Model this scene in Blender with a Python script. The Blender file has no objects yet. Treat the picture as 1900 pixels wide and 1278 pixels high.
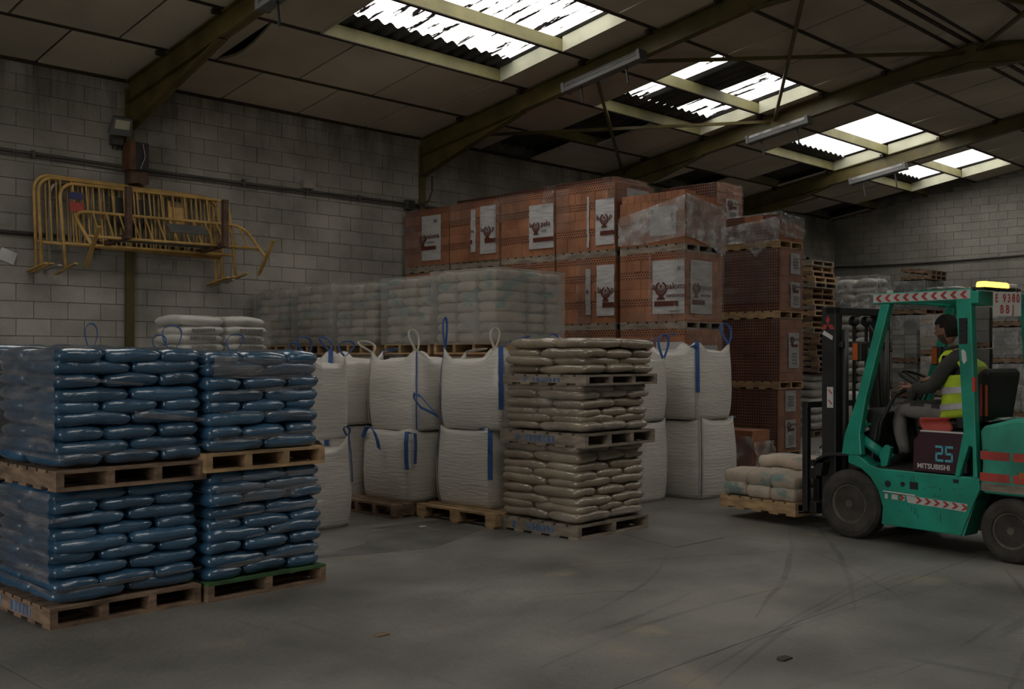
import bpy, bmesh, math, random
from mathutils import Vector, Matrix, Euler, noise
random.seed(11)
sc = bpy.context.scene
COL = sc.collection
R = math.radians
PI = math.pi

# ------------------------------------------------------------------ camera
CAMH = 1.7
TH = R(44)
cam_d = bpy.data.cameras.new('camera')
cam_d.sensor_width = 36.0
cam_d.lens = 1950 / 1900 * 36.0
cam_d.shift_y = 21 / 1900
cam_d.clip_end = 200
cam = bpy.data.objects.new('camera', cam_d)
cam.location = (0, 0, CAMH)
cam.rotation_euler = (R(90), 0, TH - R(90))
COL.objects.link(cam)
sc.camera = cam

# ------------------------------------------------------------------ world, exposure
WORLD_STRENGTH = 3.3
w = bpy.data.worlds.new('overcast_sky')
sc.world = w
w.use_nodes = True
bg = w.node_tree.nodes['Background']
bg.inputs['Color'].default_value = (1.0, 0.965, 0.90, 1)
bg.inputs['Strength'].default_value = WORLD_STRENGTH
vs = sc.view_settings
sc.display_settings.display_device = 'sRGB'
vs.view_transform = 'Standard'
vs.look = 'None'
vs.exposure = 0.0
vs.gamma = 1.0
vs.use_curve_mapping = False
sc.cycles.max_bounces = 7
sc.cycles.diffuse_bounces = 5
sc.cycles.glossy_bounces = 3
sc.cycles.transmission_bounces = 3
sc.cycles.transparent_max_bounces = 10
sc.cycles.caustics_reflective = False
sc.cycles.caustics_refractive = False
sc.cycles.use_denoising = True
sc.cycles.sample_clamp_indirect = 6.0

# building numbers (metres): left wall y = WY, gable wall x = GX, roof ridge y = RY
WY, GX, RY, EAVE, SL = 13.5, 26.55, 6.2, 5.38, 0.16
YR = 2 * RY - WY            # right-hand long wall
XF = -5.0                   # wall behind the photographer
def roofz(y):
    return EAVE + SL * (WY - y) if y >= RY else EAVE + SL * (y - YR)

def portal(name, loc, rot, sx, sy):
    l = bpy.data.lights.new(name, 'AREA')
    l.shape = 'RECTANGLE'; l.size = sx; l.size_y = sy
    l.cycles.is_portal = True
    o = bpy.data.objects.new(name, l)
    o.location = loc; o.rotation_euler = rot
    COL.objects.link(o)
SKY_BAYS = [(7.9, 11.1), (13.3, 16.35), (18.6, 21.55), (23.2, 25.6)]
sl_ang = math.atan(SL)
for i, (a, b) in enumerate([(2.6, 5.8)] + SKY_BAYS):
    portal('portal_left', ((a + b) / 2, 9.55, roofz(9.55) + .14), (-sl_ang, 0, 0), b - a + .1, 2.3)
    yr = 2 * RY - 9.55
    portal('portal_right', ((a + b) / 2, yr, roofz(yr) + .14), (sl_ang, 0, 0), b - a + .1, 2.3)
portal('portal_door', (XF + .02, 5.5, 2.3), (0, R(-90), 0), 4.6, 6.0)

# ------------------------------------------------------------------ helpers
class MB:
    """collects verts/faces, then becomes one mesh"""
    def __init__(self):
        self.v = []; self.f = []; self.mi = []
    def add(self, vs_, fs_, m=0):
        n = len(self.v)
        self.v += [tuple(p) for p in vs_]
        self.f += [tuple(i + n for i in f) for f in fs_]
        self.mi += [m] * len(fs_)
        return self
    def box(self, x0, y0, z0, x1, y1, z1, m=0):
        v = [(x, y, z) for z in (z0, z1) for y in (y0, y1) for x in (x0, x1)]
        f = [(0, 2, 3, 1), (4, 5, 7, 6), (0, 1, 5, 4), (2, 6, 7, 3), (0, 4, 6, 2), (1, 3, 7, 5)]
        return self.add(v, f, m)
    def bar(self, p, q, wx, wz, up=(0, 0, 1), m=0):
        """rectangular bar from p to q; wx sideways, wz along up"""
        p, q = Vector(p), Vector(q)
        d = (q - p).normalized()
        s = d.cross(Vector(up))
        if s.length < 1e-4: s = d.cross(Vector((1, 0, 0)))
        s.normalize(); u = s.cross(d).normalized()
        v = []
        for c in (p, q):
            for a, b in ((-1, -1), (1, -1), (1, 1), (-1, 1)):
                v.append(c + s * (a * wx / 2) + u * (b * wz / 2))
        f = [(0, 1, 2, 3), (7, 6, 5, 4), (0, 4, 5, 1), (1, 5, 6, 2), (2, 6, 7, 3), (3, 7, 4, 0)]
        return self.add(v, f, m)
    def tube(self, pts, r, n=8, m=0, closed=False, cap=True):
        P = [Vector(p) for p in pts]
        k = len(P)
        rs = r if isinstance(r, (list, tuple)) else [r] * k
        v = []; f = []
        prev = None
        for i in range(k):
            if closed:
                d = (P[(i + 1) % k] - P[i - 1])
            else:
                d = (P[min(i + 1, k - 1)] - P[max(i - 1, 0)])
            d.normalize()
            if prev is None:
                a = d.orthogonal().normalized()
            else:
                a = prev - d * prev.dot(d)
                a = a.normalized() if a.length > 1e-5 else d.orthogonal().normalized()
            prev = a
            b = d.cross(a)
            for j in range(n):
                t = 2 * PI * j / n
                v.append(P[i] + (a * math.cos(t) + b * math.sin(t)) * rs[i])
        for i in range(k if closed else k - 1):
            i2 = (i + 1) % k
            for j in range(n):
                j2 = (j + 1) % n
                f.append((i * n + j, i * n + j2, i2 * n + j2, i2 * n + j))
        if cap and not closed:
            f.append(tuple(range(n - 1, -1, -1)))
            f.append(tuple((k - 1) * n + j for j in range(n)))
        return self.add(v, f, m)
    def prism(self, poly, fn, d0, d1, m=0):
        """poly of 2D points; fn(a, b, d) -> 3D; extruded from d0 to d1"""
        n = len(poly)
        v = [fn(a, b, d0) for a, b in poly] + [fn(a, b, d1) for a, b in poly]
        f = [tuple(range(n - 1, -1, -1)), tuple(range(n, 2 * n))]
        f += [(i, (i + 1) % n, n + (i + 1) % n, n + i) for i in range(n)]
        return self.add(v, f, m)
    def lathe(self, prof, fn, n=24, m=0):
        """prof of (r, h); fn(x, y, h) -> 3D"""
        v = []; f = []
        for r_, h in prof:
            for j in range(n):
                t = 2 * PI * j / n
                v.append(fn(r_ * math.cos(t), r_ * math.sin(t), h))
        for i in range(len(prof) - 1):
            for j in range(n):
                j2 = (j + 1) % n
                f.append((i * n + j, i * n + j2, (i + 1) * n + j2, (i + 1) * n + j))
        f.append(tuple(range(n - 1, -1, -1)))
        f.append(tuple((len(prof) - 1) * n + j for j in range(n)))
        return self.add(v, f, m)
    def ribbon(self, pts, width, side, th=.004, m=0):
        P = [Vector(p) for p in pts]
        k = len(P); v = []; f = []
        for i in range(k):
            s = side[i] if isinstance(side, list) else side
            s = Vector(s).normalized() * width / 2
            d = (P[min(i + 1, k - 1)] - P[max(i - 1, 0)]).normalized()
            nn = d.cross(s)
            nn = nn.normalized() * th / 2 if nn.length > 1e-6 else Vector((0, 0, th / 2))
            v += [P[i] - s - nn, P[i] + s - nn, P[i] + s + nn, P[i] - s + nn]
        for i in range(k - 1):
            a = i * 4
            for j in range(4):
                j2 = (j + 1) % 4
                f.append((a + j, a + j2, a + 4 + j2, a + 4 + j))
        f += [(3, 2, 1, 0), tuple(4 * (k - 1) + j for j in range(4))]
        return self.add(v, f, m)
    def grid(self, fn, nu, nv, m=0):
        v = [fn(i / nu, j / nv) for j in range(nv + 1) for i in range(nu + 1)]
        f = [(j * (nu + 1) + i, j * (nu + 1) + i + 1, (j + 1) * (nu + 1) + i + 1, (j + 1) * (nu + 1) + i) for j in range(nv) for i in range(nu)]
        return self.add(v, f, m)
    def mesh(self, name, mats, smooth=False, recalc=True):
        me = bpy.data.meshes.new(name)
        me.from_pydata(self.v, [], self.f)
        if not isinstance(mats, (list, tuple)): mats = [mats]
        for mm in mats: me.materials.append(mm)
        me.polygons.foreach_set('material_index', self.mi)
        if recalc:
            b = bmesh.new(); b.from_mesh(me)
            bmesh.ops.recalc_face_normals(b, faces=b.faces)
            b.to_mesh(me); b.free()
        if smooth: me.polygons.foreach_set('use_smooth', [True] * len(me.polygons))
        me.update()
        return me

def link(name, me, parent=None, loc=(0, 0, 0), rot=(0, 0, 0), scale=None):
    o = bpy.data.objects.new(name, me)
    COL.objects.link(o)
    o.location = loc; o.rotation_euler = rot
    if scale: o.scale = scale
    if parent: o.parent = parent
    return o
def obj(name, mb, mats, parent=None, smooth=False, bevel=0, loc=(0, 0, 0), rot=(0, 0, 0), recalc=True):
    o = link(name, mb.mesh(name, mats, smooth, recalc), parent, loc, rot)
    if bevel:
        md = o.modifiers.new('bevel', 'BEVEL'); md.width = bevel; md.segments = 2; md.limit_method = 'ANGLE'; md.angle_limit = R(40)
    return o
def empty(name, loc=(0, 0, 0), rz=0):
    o = bpy.data.objects.new(name, None); COL.objects.link(o)
    o.location = loc; o.rotation_euler = (0, 0, rz)
    o.empty_display_size = .1
    return o
def tag(o, label=None, cat=None, group=None, kind=None):
    if label: o['label'] = label
    if cat: o['category'] = cat
    if group: o['group'] = group
    if kind: o['kind'] = kind
    return o
def thing(name, label, cat, loc=(0, 0, 0), rz=0, group=None):
    return tag(empty(name, loc, rz), label, cat, group)
ORD = ['bottom', 'second', 'third', 'fourth', 'fifth', 'sixth', 'seventh', 'eighth', 'ninth', 'tenth', 'eleventh', 'twelfth', 'thirteenth', 'fourteenth', 'fifteenth', 'sixteenth', 'seventeenth', 'eighteenth', 'nineteenth', 'twentieth', 'twenty-first', 'twenty-second', 'twenty-third', 'twenty-fourth']
NTH = ['first', 'second', 'third', 'fourth', 'fifth', 'sixth']

# ------------------------------------------------------------------ materials
def node(nt, t, **kw):
    n = nt.nodes.new(t)
    for k, v in kw.items(): setattr(n, k, v)
    return n
def mat(name, col, rough=.7, metal=0.0, var=.18, scale=3.0, bump=0.0, bscale=30.0, rnd=0.12, coat=0.0, tint=None, stretch=(1, 1, 1), emit=None, spec=.5, stain=None, eaves=None):
    """principled with noise colour variation, per-object brightness variation and noise bump, in world position.
    stain: (colour, threshold, scale vector, softness)"""
    m = bpy.data.materials.new(name); m.use_nodes = True
    nt = m.node_tree; L = nt.links
    p = nt.nodes['Principled BSDF']
    p.inputs['Roughness'].default_value = rough
    p.inputs['Metallic'].default_value = metal
    p.inputs['Coat Weight'].default_value = coat
    p.inputs['Coat Roughness'].default_value = .07
    p.inputs['Specular IOR Level'].default_value = spec
    geo = node(nt, 'ShaderNodeNewGeometry')
    mp = node(nt, 'ShaderNodeMapping'); mp.inputs['Scale'].default_value = stretch
    L.new(geo.outputs['Position'], mp.inputs['Vector'])
    nz = node(nt, 'ShaderNodeTexNoise'); nz.inputs['Scale'].default_value = scale; nz.inputs['Detail'].default_value = 5
    L.new(mp.outputs['Vector'], nz.inputs['Vector'])
    c2 = tint if tint else tuple(c * (1 - var * 1.6) for c in col)
    mix = node(nt, 'ShaderNodeMix', data_type='RGBA')
    mix.inputs['A'].default_value = (*[min(1, c * (1 + var * .5)) for c in col], 1)
    mix.inputs['B'].default_value = (*c2, 1)
    rmp = node(nt, 'ShaderNodeMapRange'); rmp.inputs['From Min'].default_value = .35; rmp.inputs['From Max'].default_value = .68
    L.new(nz.outputs['Fac'], rmp.inputs['Value']); L.new(rmp.outputs['Result'], mix.inputs['Factor'])
    last = mix.outputs['Result']
    if stain:
        for scol, thr, svec, soft in stain:
            mp2 = node(nt, 'ShaderNodeMapping'); mp2.inputs['Scale'].default_value = svec
            mp2.inputs['Location'].default_value = (thr * 17.3, svec[0], 3.1)
            L.new(geo.outputs['Position'], mp2.inputs['Vector'])
            n2 = node(nt, 'ShaderNodeTexNoise'); n2.inputs['Scale'].default_value = 1; n2.inputs['Detail'].default_value = 6
            n2.inputs['Roughness'].default_value = .6
            L.new(mp2.outputs['Vector'], n2.inputs['Vector'])
            r2 = node(nt, 'ShaderNodeMapRange'); r2.inputs['From Min'].default_value = thr; r2.inputs['From Max'].default_value = thr + soft
            L.new(n2.outputs['Fac'], r2.inputs['Value'])
            mx = node(nt, 'ShaderNodeMix', data_type='RGBA')
            L.new(r2.outputs['Result'], mx.inputs['Factor']); L.new(last, mx.inputs['A'])
            mx.inputs['B'].default_value = (*scol, 1)
            last = mx.outputs['Result']
    if eaves:      # run-off streaks that start under the eaves and die out downwards
        zt, depth, ecol = eaves
        sp = node(nt, 'ShaderNodeSeparateXYZ'); L.new(geo.outputs['Position'], sp.inputs['Vector'])
        r4 = node(nt, 'ShaderNodeMapRange'); r4.inputs['From Min'].default_value = zt - depth; r4.inputs['From Max'].default_value = zt
        r4.inputs['To Min'].default_value = -.25; r4.inputs['To Max'].default_value = .16
        L.new(sp.outputs['Z'], r4.inputs['Value'])
        mp3 = node(nt, 'ShaderNodeMapping'); mp3.inputs['Scale'].default_value = (2.3, 2.3, .22); L.new(geo.outputs['Position'], mp3.inputs['Vector'])
        n3 = node(nt, 'ShaderNodeTexNoise'); n3.inputs['Scale'].default_value = 1; n3.inputs['Detail'].default_value = 7; n3.inputs['Roughness'].default_value = .7
        L.new(mp3.outputs['Vector'], n3.inputs['Vector'])
        ad = node(nt, 'ShaderNodeMath', operation='ADD'); L.new(n3.outputs['Fac'], ad.inputs[0]); L.new(r4.outputs['Result'], ad.inputs[1])
        r5 = node(nt, 'ShaderNodeMapRange'); r5.inputs['From Min'].default_value = .56; r5.inputs['From Max'].default_value = .80; r5.inputs['To Max'].default_value = .85
        L.new(ad.outputs[0], r5.inputs['Value'])
        mx3 = node(nt, 'ShaderNodeMix', data_type='RGBA'); L.new(r5.outputs['Result'], mx3.inputs['Factor']); L.new(last, mx3.inputs['A']); mx3.inputs['B'].default_value = (*ecol, 1)
        last = mx3.outputs['Result']
    if rnd:
        oi = node(nt, 'ShaderNodeObjectInfo')
        r3 = node(nt, 'ShaderNodeMapRange'); r3.inputs['To Min'].default_value = 1 - rnd; r3.inputs['To Max'].default_value = 1 + rnd
        L.new(oi.outputs['Random'], r3.inputs['Value'])
        hs = node(nt, 'ShaderNodeHueSaturation')
        L.new(r3.outputs['Result'], hs.inputs['Value']); L.new(last, hs.inputs['Color'])
        last = hs.outputs['Color']
    L.new(last, p.inputs['Base Color'])
    if bump:
        nb = node(nt, 'ShaderNodeTexNoise'); nb.inputs['Scale'].default_value = bscale; nb.inputs['Detail'].default_value = 4
        L.new(mp.outputs['Vector'], nb.inputs['Vector'])
        bp = node(nt, 'ShaderNodeBump'); bp.inputs['Strength'].default_value = bump; bp.inputs['Distance'].default_value = .02
        L.new(nb.outputs['Fac'], bp.inputs['Height']); L.new(bp.outputs['Normal'], p.inputs['Normal'])
    if emit:
        p.inputs['Emission Color'].default_value = (*emit[0], 1); p.inputs['Emission Strength'].default_value = emit[1]
    m['last'] = 1
    return m
def holes(m, axes, cells, r, dark, square=False, stagger=False, facing=None):
    """darken a pattern of holes over a unit-box brick (generated coordinates); axes e.g. 'yz'"""
    nt = m.node_tree; L = nt.links
    p = nt.nodes['Principled BSDF']
    src = p.inputs['Base Color'].links[0].from_socket
    tc = node(nt, 'ShaderNodeTexCoord'); sp = node(nt, 'ShaderNodeSeparateXYZ')
    L.new(tc.outputs['Generated'], sp.inputs['Vector'])
    def mth(op, a, b=None):
        n = node(nt, 'ShaderNodeMath', operation=op)
        for i, q in enumerate((a, b)):
            if q is None: continue
            if isinstance(q, (int, float)): n.inputs[i].default_value = q
            else: L.new(q, n.inputs[i])
        return n.outputs[0]
    a = mth('MULTIPLY', sp.outputs[axes[0].upper()], cells[0]); b = mth('MULTIPLY', sp.outputs[axes[1].upper()], cells[1])
    if stagger:
        row = mth('FLOOR', b); odd = mth('MODULO', row, 2.0); a = mth('ADD', a, mth('MULTIPLY', odd, .5))
    fa = mth('ABSOLUTE', mth('SUBTRACT', mth('FRACT', a), .5)); fb = mth('ABSOLUTE', mth('SUBTRACT', mth('FRACT', b), .5))
    if square:
        msk = mth('MULTIPLY', mth('LESS_THAN', fa, r), mth('LESS_THAN', fb, r))
    else:
        d = mth('SQRT', mth('ADD', mth('MULTIPLY', fa, fa), mth('MULTIPLY', fb, fb)))
        msk = mth('LESS_THAN', d, r)
    if facing:
        ge = node(nt, 'ShaderNodeNewGeometry'); sn = node(nt, 'ShaderNodeSeparateXYZ')
        L.new(ge.outputs['Normal'], sn.inputs['Vector'])
        msk = mth('MULTIPLY', msk, mth('GREATER_THAN', mth('ABSOLUTE', sn.outputs[facing.upper()]), .6))
    mx = node(nt, 'ShaderNodeMix', data_type='RGBA')
    L.new(msk, mx.inputs['Factor']); L.new(src, mx.inputs['A']); mx.inputs['B'].default_value = (*dark, 1)
    L.new(mx.outputs['Result'], p.inputs['Base Color'])
    return m
def film(name, haze=.12, gloss=.25, col=(.75, .75, .75), scale=(3, 3, 12), bump=.6, patch=.5, rough=.12, tcol=(1, 1, 1), lo=.55, hi=2.0):
    """thin clear film: transparent + hazy diffuse + gloss, wrinkled"""
    m = bpy.data.materials.new(name); m.use_nodes = True
    nt = m.node_tree; L = nt.links
    nt.nodes.remove(nt.nodes['Principled BSDF'])
    out = nt.nodes['Material Output']
    geo = node(nt, 'ShaderNodeNewGeometry'); mp = node(nt, 'ShaderNodeMapping'); mp.inputs['Scale'].default_value = scale
    L.new(geo.outputs['Position'], mp.inputs['Vector'])
    nz = node(nt, 'ShaderNodeTexNoise'); nz.inputs['Scale'].default_value = 1; nz.inputs['Detail'].default_value = 5; nz.inputs['Roughness'].default_value = .65
    L.new(mp.outputs['Vector'], nz.inputs['Vector'])
    bp = node(nt, 'ShaderNodeBump'); bp.inputs['Strength'].default_value = bump; bp.inputs['Distance'].default_value = .05
    L.new(nz.outputs['Fac'], bp.inputs['Height'])
    tr = node(nt, 'ShaderNodeBsdfTransparent'); tr.inputs['Color'].default_value = (*tcol, 1)
    df = node(nt, 'ShaderNodeBsdfDiffuse'); df.inputs['Color'].default_value = (*col, 1)
    gl = node(nt, 'ShaderNodeBsdfGlossy'); gl.inputs['Roughness'].default_value = rough
    L.new(bp.outputs['Normal'], df.inputs['Normal']); L.new(bp.outputs['Normal'], gl.inputs['Normal'])
    n2 = node(nt, 'ShaderNodeTexNoise'); n2.inputs['Scale'].default_value = .7; n2.inputs['Detail'].default_value = 5
    L.new(mp.outputs['Vector'], n2.inputs['Vector'])
    mr = node(nt, 'ShaderNodeMapRange'); mr.inputs['From Min'].default_value = patch; mr.inputs['From Max'].default_value = patch + .2
    mr.inputs['To Min'].default_value = haze * lo; mr.inputs['To Max'].default_value = haze * hi
    L.new(n2.outputs['Fac'], mr.inputs['Value'])
    m1 = node(nt, 'ShaderNodeMixShader'); L.new(mr.outputs['Result'], m1.inputs[0]); L.new(tr.outputs[0], m1.inputs[1]); L.new(df.outputs[0], m1.inputs[2])
    lw = node(nt, 'ShaderNodeLayerWeight'); lw.inputs['Blend'].default_value = .35
    L.new(bp.outputs['Normal'], lw.inputs['Normal'])
    mg = node(nt, 'ShaderNodeMath', operation='MULTIPLY_ADD'); mg.inputs[1].default_value = gloss; mg.inputs[2].default_value = .04
    L.new(lw.outputs['Fresnel'], mg.inputs[0])
    m2 = node(nt, 'ShaderNodeMixShader'); L.new(mg.outputs[0], m2.inputs[0]); L.new(m1.outputs[0], m2.inputs[1]); L.new(gl.outputs[0], m2.inputs[2])
    L.new(m2.outputs[0], out.inputs['Surface'])
    return m

M = {}
M['floor'] = mat('concrete_floor', (.215, .205, .188), .5, var=.30, scale=.9, bump=.3, bscale=14, rnd=.03,
                 stain=[((.14, .135, .125), .57, (.5, .9, 1), .12), ((.27, .235, .18), .60, (1.3, 1.1, 1), .1), ((.12, .115, .11), .64, (3.2, .25, 1), .07), ((.13, .125, .12), .655, (.3, 2.8, 1), .06)])
M['block'] = mat('painted_block', (.37, .35, .315), .9, var=.25, scale=1.3, bump=.5, bscale=45, rnd=.09,
                 stain=[((.20, .185, .16), .66, (1.6, 1.6, .35), .16), ((.55, .53, .5), .7, (5, 5, .9), .08), ((.1, .09, .08), .72, (6, 6, 6), .03)], eaves=(5.4, 2.0, (.085, .075, .06)))
M['block_grey'] = mat('grey_block', (.35, .335, .30), .92, var=.2, scale=.8, bump=.4, bscale=45, rnd=.07, stain=[((.2, .19, .17), .62, (.9, .9, .5), .15)])
M['mortar'] = mat('mortar', (.2, .19, .17), .95, var=.2, scale=4, bump=.3, rnd=0)
M['panel'] = mat('ceiling_board', (.56, .505, .405), .85, var=.14, scale=.8, bump=.12, bscale=60, rnd=.07, stain=[((.2, .17, .13), .7, (3, 3, 1), .05)])
M['olive'] = mat('olive_painted_steel', (.115, .092, .026), .5, var=.25, scale=2.5, bump=.1, rnd=.05)
M['trim'] = mat('cream_board', (.5, .5, .38), .7, var=.15, scale=2, rnd=.05)
M['purlin'] = mat('purlin_steel', (.24, .22, .095), .55, var=.2, scale=2, rnd=.05)
M['rail'] = mat('rusty_rail', (.035, .024, .014), .7, var=.25, scale=3, rnd=.05)
M['sheet'] = mat('fibre_cement_sheet', (.07, .07, .07), .9, var=.3, scale=2, rnd=.05)
M['conduit'] = mat('dark_conduit', (.075, .07, .06), .6, rnd=0)
M['dark'] = mat('black_steel', (.016, .016, .017), .5, var=.3, scale=6, rnd=.1)
M['black'] = mat('black_plastic', (.012, .012, .012), .55, var=.2, scale=8, rnd=.1)
M['wood'] = mat('weathered_pallet_wood', (.27, .18, .12), .85, var=.35, scale=5, bump=.4, bscale=35, rnd=.2, stretch=(1, 1, 4))
M['woodnew'] = mat('fresh_pallet_wood', (.48, .32, .17), .8, var=.28, scale=5, bump=.3, bscale=35, rnd=.15, stretch=(1, 1, 4))
M['woodgrey'] = mat('grey_pallet_wood', (.29, .24, .19), .85, var=.3, scale=5, bump=.4, bscale=35, rnd=.15, stretch=(1, 1, 4))
M['woodgreen'] = mat('green_painted_wood', (.06, .14, .05), .8, var=.3, scale=6, bump=.3, rnd=.05)
M['bluebag'] = mat('blue_plastic_sack', (.042, .122, .225), .24, var=.2, scale=3, bump=.5, bscale=16, stretch=(.8, .8, 2.6), rnd=.14, coat=1.0, spec=.8)
M['beigebag'] = mat('beige_plastic_sack', (.32, .26, .19), .27, var=.16, scale=4, bump=.45, bscale=24, rnd=.08, coat=.7, spec=.7)
M['paper'] = mat('paper_sack', (.50, .40, .31), .8, var=.15, scale=5, bump=.4, bscale=18, rnd=.09)
M['teal'] = mat('teal_print', (.12, .22, .22), .8, var=.2, scale=6, bump=.3, bscale=18, rnd=.08)
M['whitesack'] = mat('white_printed_sack', (.55, .54, .50), .5, var=.1, scale=3, bump=.4, bscale=14, rnd=.06, coat=.2)
M['fibc'] = mat('woven_white_plastic', (.67, .64, .59), .6, var=.07, scale=1.2, bump=.55, bscale=9, rnd=.03, stretch=(.7, .7, 5), coat=.25)
M['loopblue'] = mat('blue_webbing', (.045, .12, .34), .7, var=.15, scale=10, rnd=.06)
M['loopwhite'] = mat('white_webbing', (.55, .52, .45), .75, var=.1, scale=10, rnd=.04)
M['brick'] = mat('orange_brick', (.36, .155, .08), .85, var=.2, scale=3, bump=.25, bscale=60, rnd=.13)
M['brickhole'] = holes(mat('perforated_brick', (.35, .15, .08), .85, var=.2, scale=3, rnd=.1), 'yz', (6, 3), .3, (.045, .014, .008), stagger=True, facing='x')
M['brown'] = holes(mat('hollow_brick', (.27, .12, .08), .88, var=.2, scale=3, rnd=.12), 'yz', (5, 3), .36, (.055, .022, .016), square=True, facing='x')
M['brownside'] = mat('hollow_brick_end', (.38, .16, .085), .85, var=.2, scale=3, rnd=.12)
M['core'] = mat('inner_brick', (.12, .045, .025), .9, rnd=0)
M['print'] = mat('white_print_film', (.52, .51, .51), .35, var=.1, scale=4, bump=.5, bscale=7, rnd=.05, coat=.3, stretch=(1, 1, 4))
M['ink'] = mat('brown_ink', (.10, .022, .012), .6, var=.1, rnd=0)
M['ink2'] = mat('grey_ink', (.2, .19, .19), .6, var=.1, rnd=0)
M['film'] = film('clear_shrink_film', .10, .30, (.62, .55, .54), (4, 4, 9), .7)
M['filmblue'] = film('stretch_film', .24, .5, (.45, .42, .42), (4, 4, 26), .9, patch=.5)
M['filmhaze'] = film('hazy_stretch_film', .38, .25, (.47, .47, .44), (3, 3, 3), .6, patch=.45, rough=.22, lo=.85, hi=1.25)
M['filmcrumple'] = film('crumpled_film', .30, .45, (.66, .66, .66), (7, 7, 5), 1.0, patch=.45)
M['teal_paint'] = mat('teal_green_paint', (.012, .31, .215), .42, var=.2, scale=2.5, bump=.06, rnd=.02, coat=.15, stain=[((.02, .03, .03), .7, (4, 9, 14), .015), ((.12, .15, .12), .68, (2, 2, 5), .04)])
M['teal_worn'] = mat('worn_teal_paint', (.03, .30, .21), .5, var=.25, scale=3, rnd=.02, stain=[((.20, .13, .07), .6, (2.5, 2.5, 5), .06), ((.05, .06, .05), .66, (5, 5, 9), .02)])
M['red'] = mat('red_paint', (.42, .05, .035), .5, var=.2, scale=5, rnd=.03)
M['redwhite'] = mat('white_reflective_tape', (.55, .55, .54), .4, var=.1, scale=6, rnd=.02)
M['maroon'] = mat('maroon_panel', (.045, .014, .025), .4, var=.2, scale=4, rnd=0)
M['silver'] = mat('grey_lettering', (.6, .6, .58), .5, var=.05, rnd=0)
M['cyan'] = mat('light_blue_numerals', (.10, .42, .52), .5, var=.05, rnd=0)
M['rubber'] = mat('worn_rubber', (.05, .044, .039), .85, var=.3, scale=7, bump=.3, bscale=30, rnd=.05)
M['rim'] = mat('dusty_rim', (.10, .088, .075), .7, var=.3, scale=8, rnd=.05)
M['plate'] = mat('white_plate', (.6, .58, .56), .5, var=.08, rnd=0)
M['amber'] = mat('lit_amber_lens', (.9, .45, .02), .3, rnd=0, emit=((1.0, .55, .04), 7.0))
M['orange'] = mat('orange_lens', (.55, .12, .02), .4, rnd=0)
M['whiteplastic'] = mat('white_plastic', (.6, .6, .58), .5, rnd=.03)
M['skin'] = mat('skin', (.36, .19, .13), .55, var=.12, scale=9, rnd=0)
M['hair'] = mat('dark_hair', (.018, .012, .009), .75, var=.3, scale=25, bump=.8, bscale=90, rnd=0)
M['vest'] = mat('hi_vis_yellow', (.50, .68, .03), .7, var=.15, scale=5, bump=.3, bscale=12, rnd=0)
M['reflect'] = mat('silver_reflective_band', (.5, .48, .52), .35, var=.15, scale=9, rnd=0)
M['jumper'] = mat('dark_grey_jumper', (.045, .043, .04), .9, var=.2, scale=7, bump=.4, bscale=12, rnd=0)
M['trouser'] = mat('grey_trousers', (.20, .185, .18), .9, var=.15, scale=6, bump=.5, bscale=10, rnd=0)
M['shoe'] = mat('dark_shoe', (.03, .025, .025), .7, rnd=0)
M['barrier'] = mat('yellow_enamel_tube', (.56, .35, .11), .5, var=.2, scale=6, rnd=.06)
M['barrierwhite'] = mat('galvanised_tube', (.45, .44, .4), .5, var=.2, scale=6, rnd=.06)
M['rust'] = mat('rusty_angle_iron', (.10, .055, .035), .75, var=.35, scale=7, bump=.3, rnd=.08)
M['rustorange'] = mat('rust_orange_box', (.13, .06, .028), .7, var=.3, scale=6, rnd=.05)
M['fixture'] = mat('grey_lamp_housing', (.13, .13, .125), .5, var=.12, rnd=.06)
M['tubeglass'] = mat('frosted_cover', (.13, .13, .125), .35, var=.08, rnd=.03, coat=.4)
M['slab'] = mat('paving_slab', (.36, .36, .335), .85, var=.15, scale=3, rnd=.14)
M['slabdark'] = mat('dark_paving_slab', (.24, .245, .23), .85, var=.15, scale=3, rnd=.14)
M['greysack'] = mat('grey_sack', (.42, .41, .385), .6, var=.15, scale=3, bump=.4, bscale=14, rnd=.1, coat=.2)
M['blueink'] = mat('blue_stencil', (.12, .2, .36), .8, var=.3, scale=12, rnd=.1)
M['glass'] = mat('floodlight_glass', (.45, .43, .30), .2, rnd=0, coat=.6)
M['bluedark'] = mat('dark_blue_sticker', (.03, .03, .13), .5, rnd=0)

_unit = {}
def unit(m):
    """shared unit box mesh, base at z=0, per material"""
    k = m.name
    if k not in _unit:
        _unit[k] = MB().box(-.5, -.5, 0, .5, .5, 1).mesh('piece', m)
    return _unit[k]
def piece(name, m, parent, x0, y0, z0, x1, y1, z1, rot=(0, 0, 0)):
    return link(name, unit(m), parent, ((x0 + x1) / 2, (y0 + y1) / 2, z0), rot, (x1 - x0, y1 - y0, z1 - z0))
def px_of(x, y, z):
    c, s = math.cos(TH), math.sin(TH)
    Z = x * c + y * s
    if Z < .2: return None
    X = x * s - y * c
    return 950 + 1950 * X / Z, 660 - 1950 * (z - CAMH) / Z, Z
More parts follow.
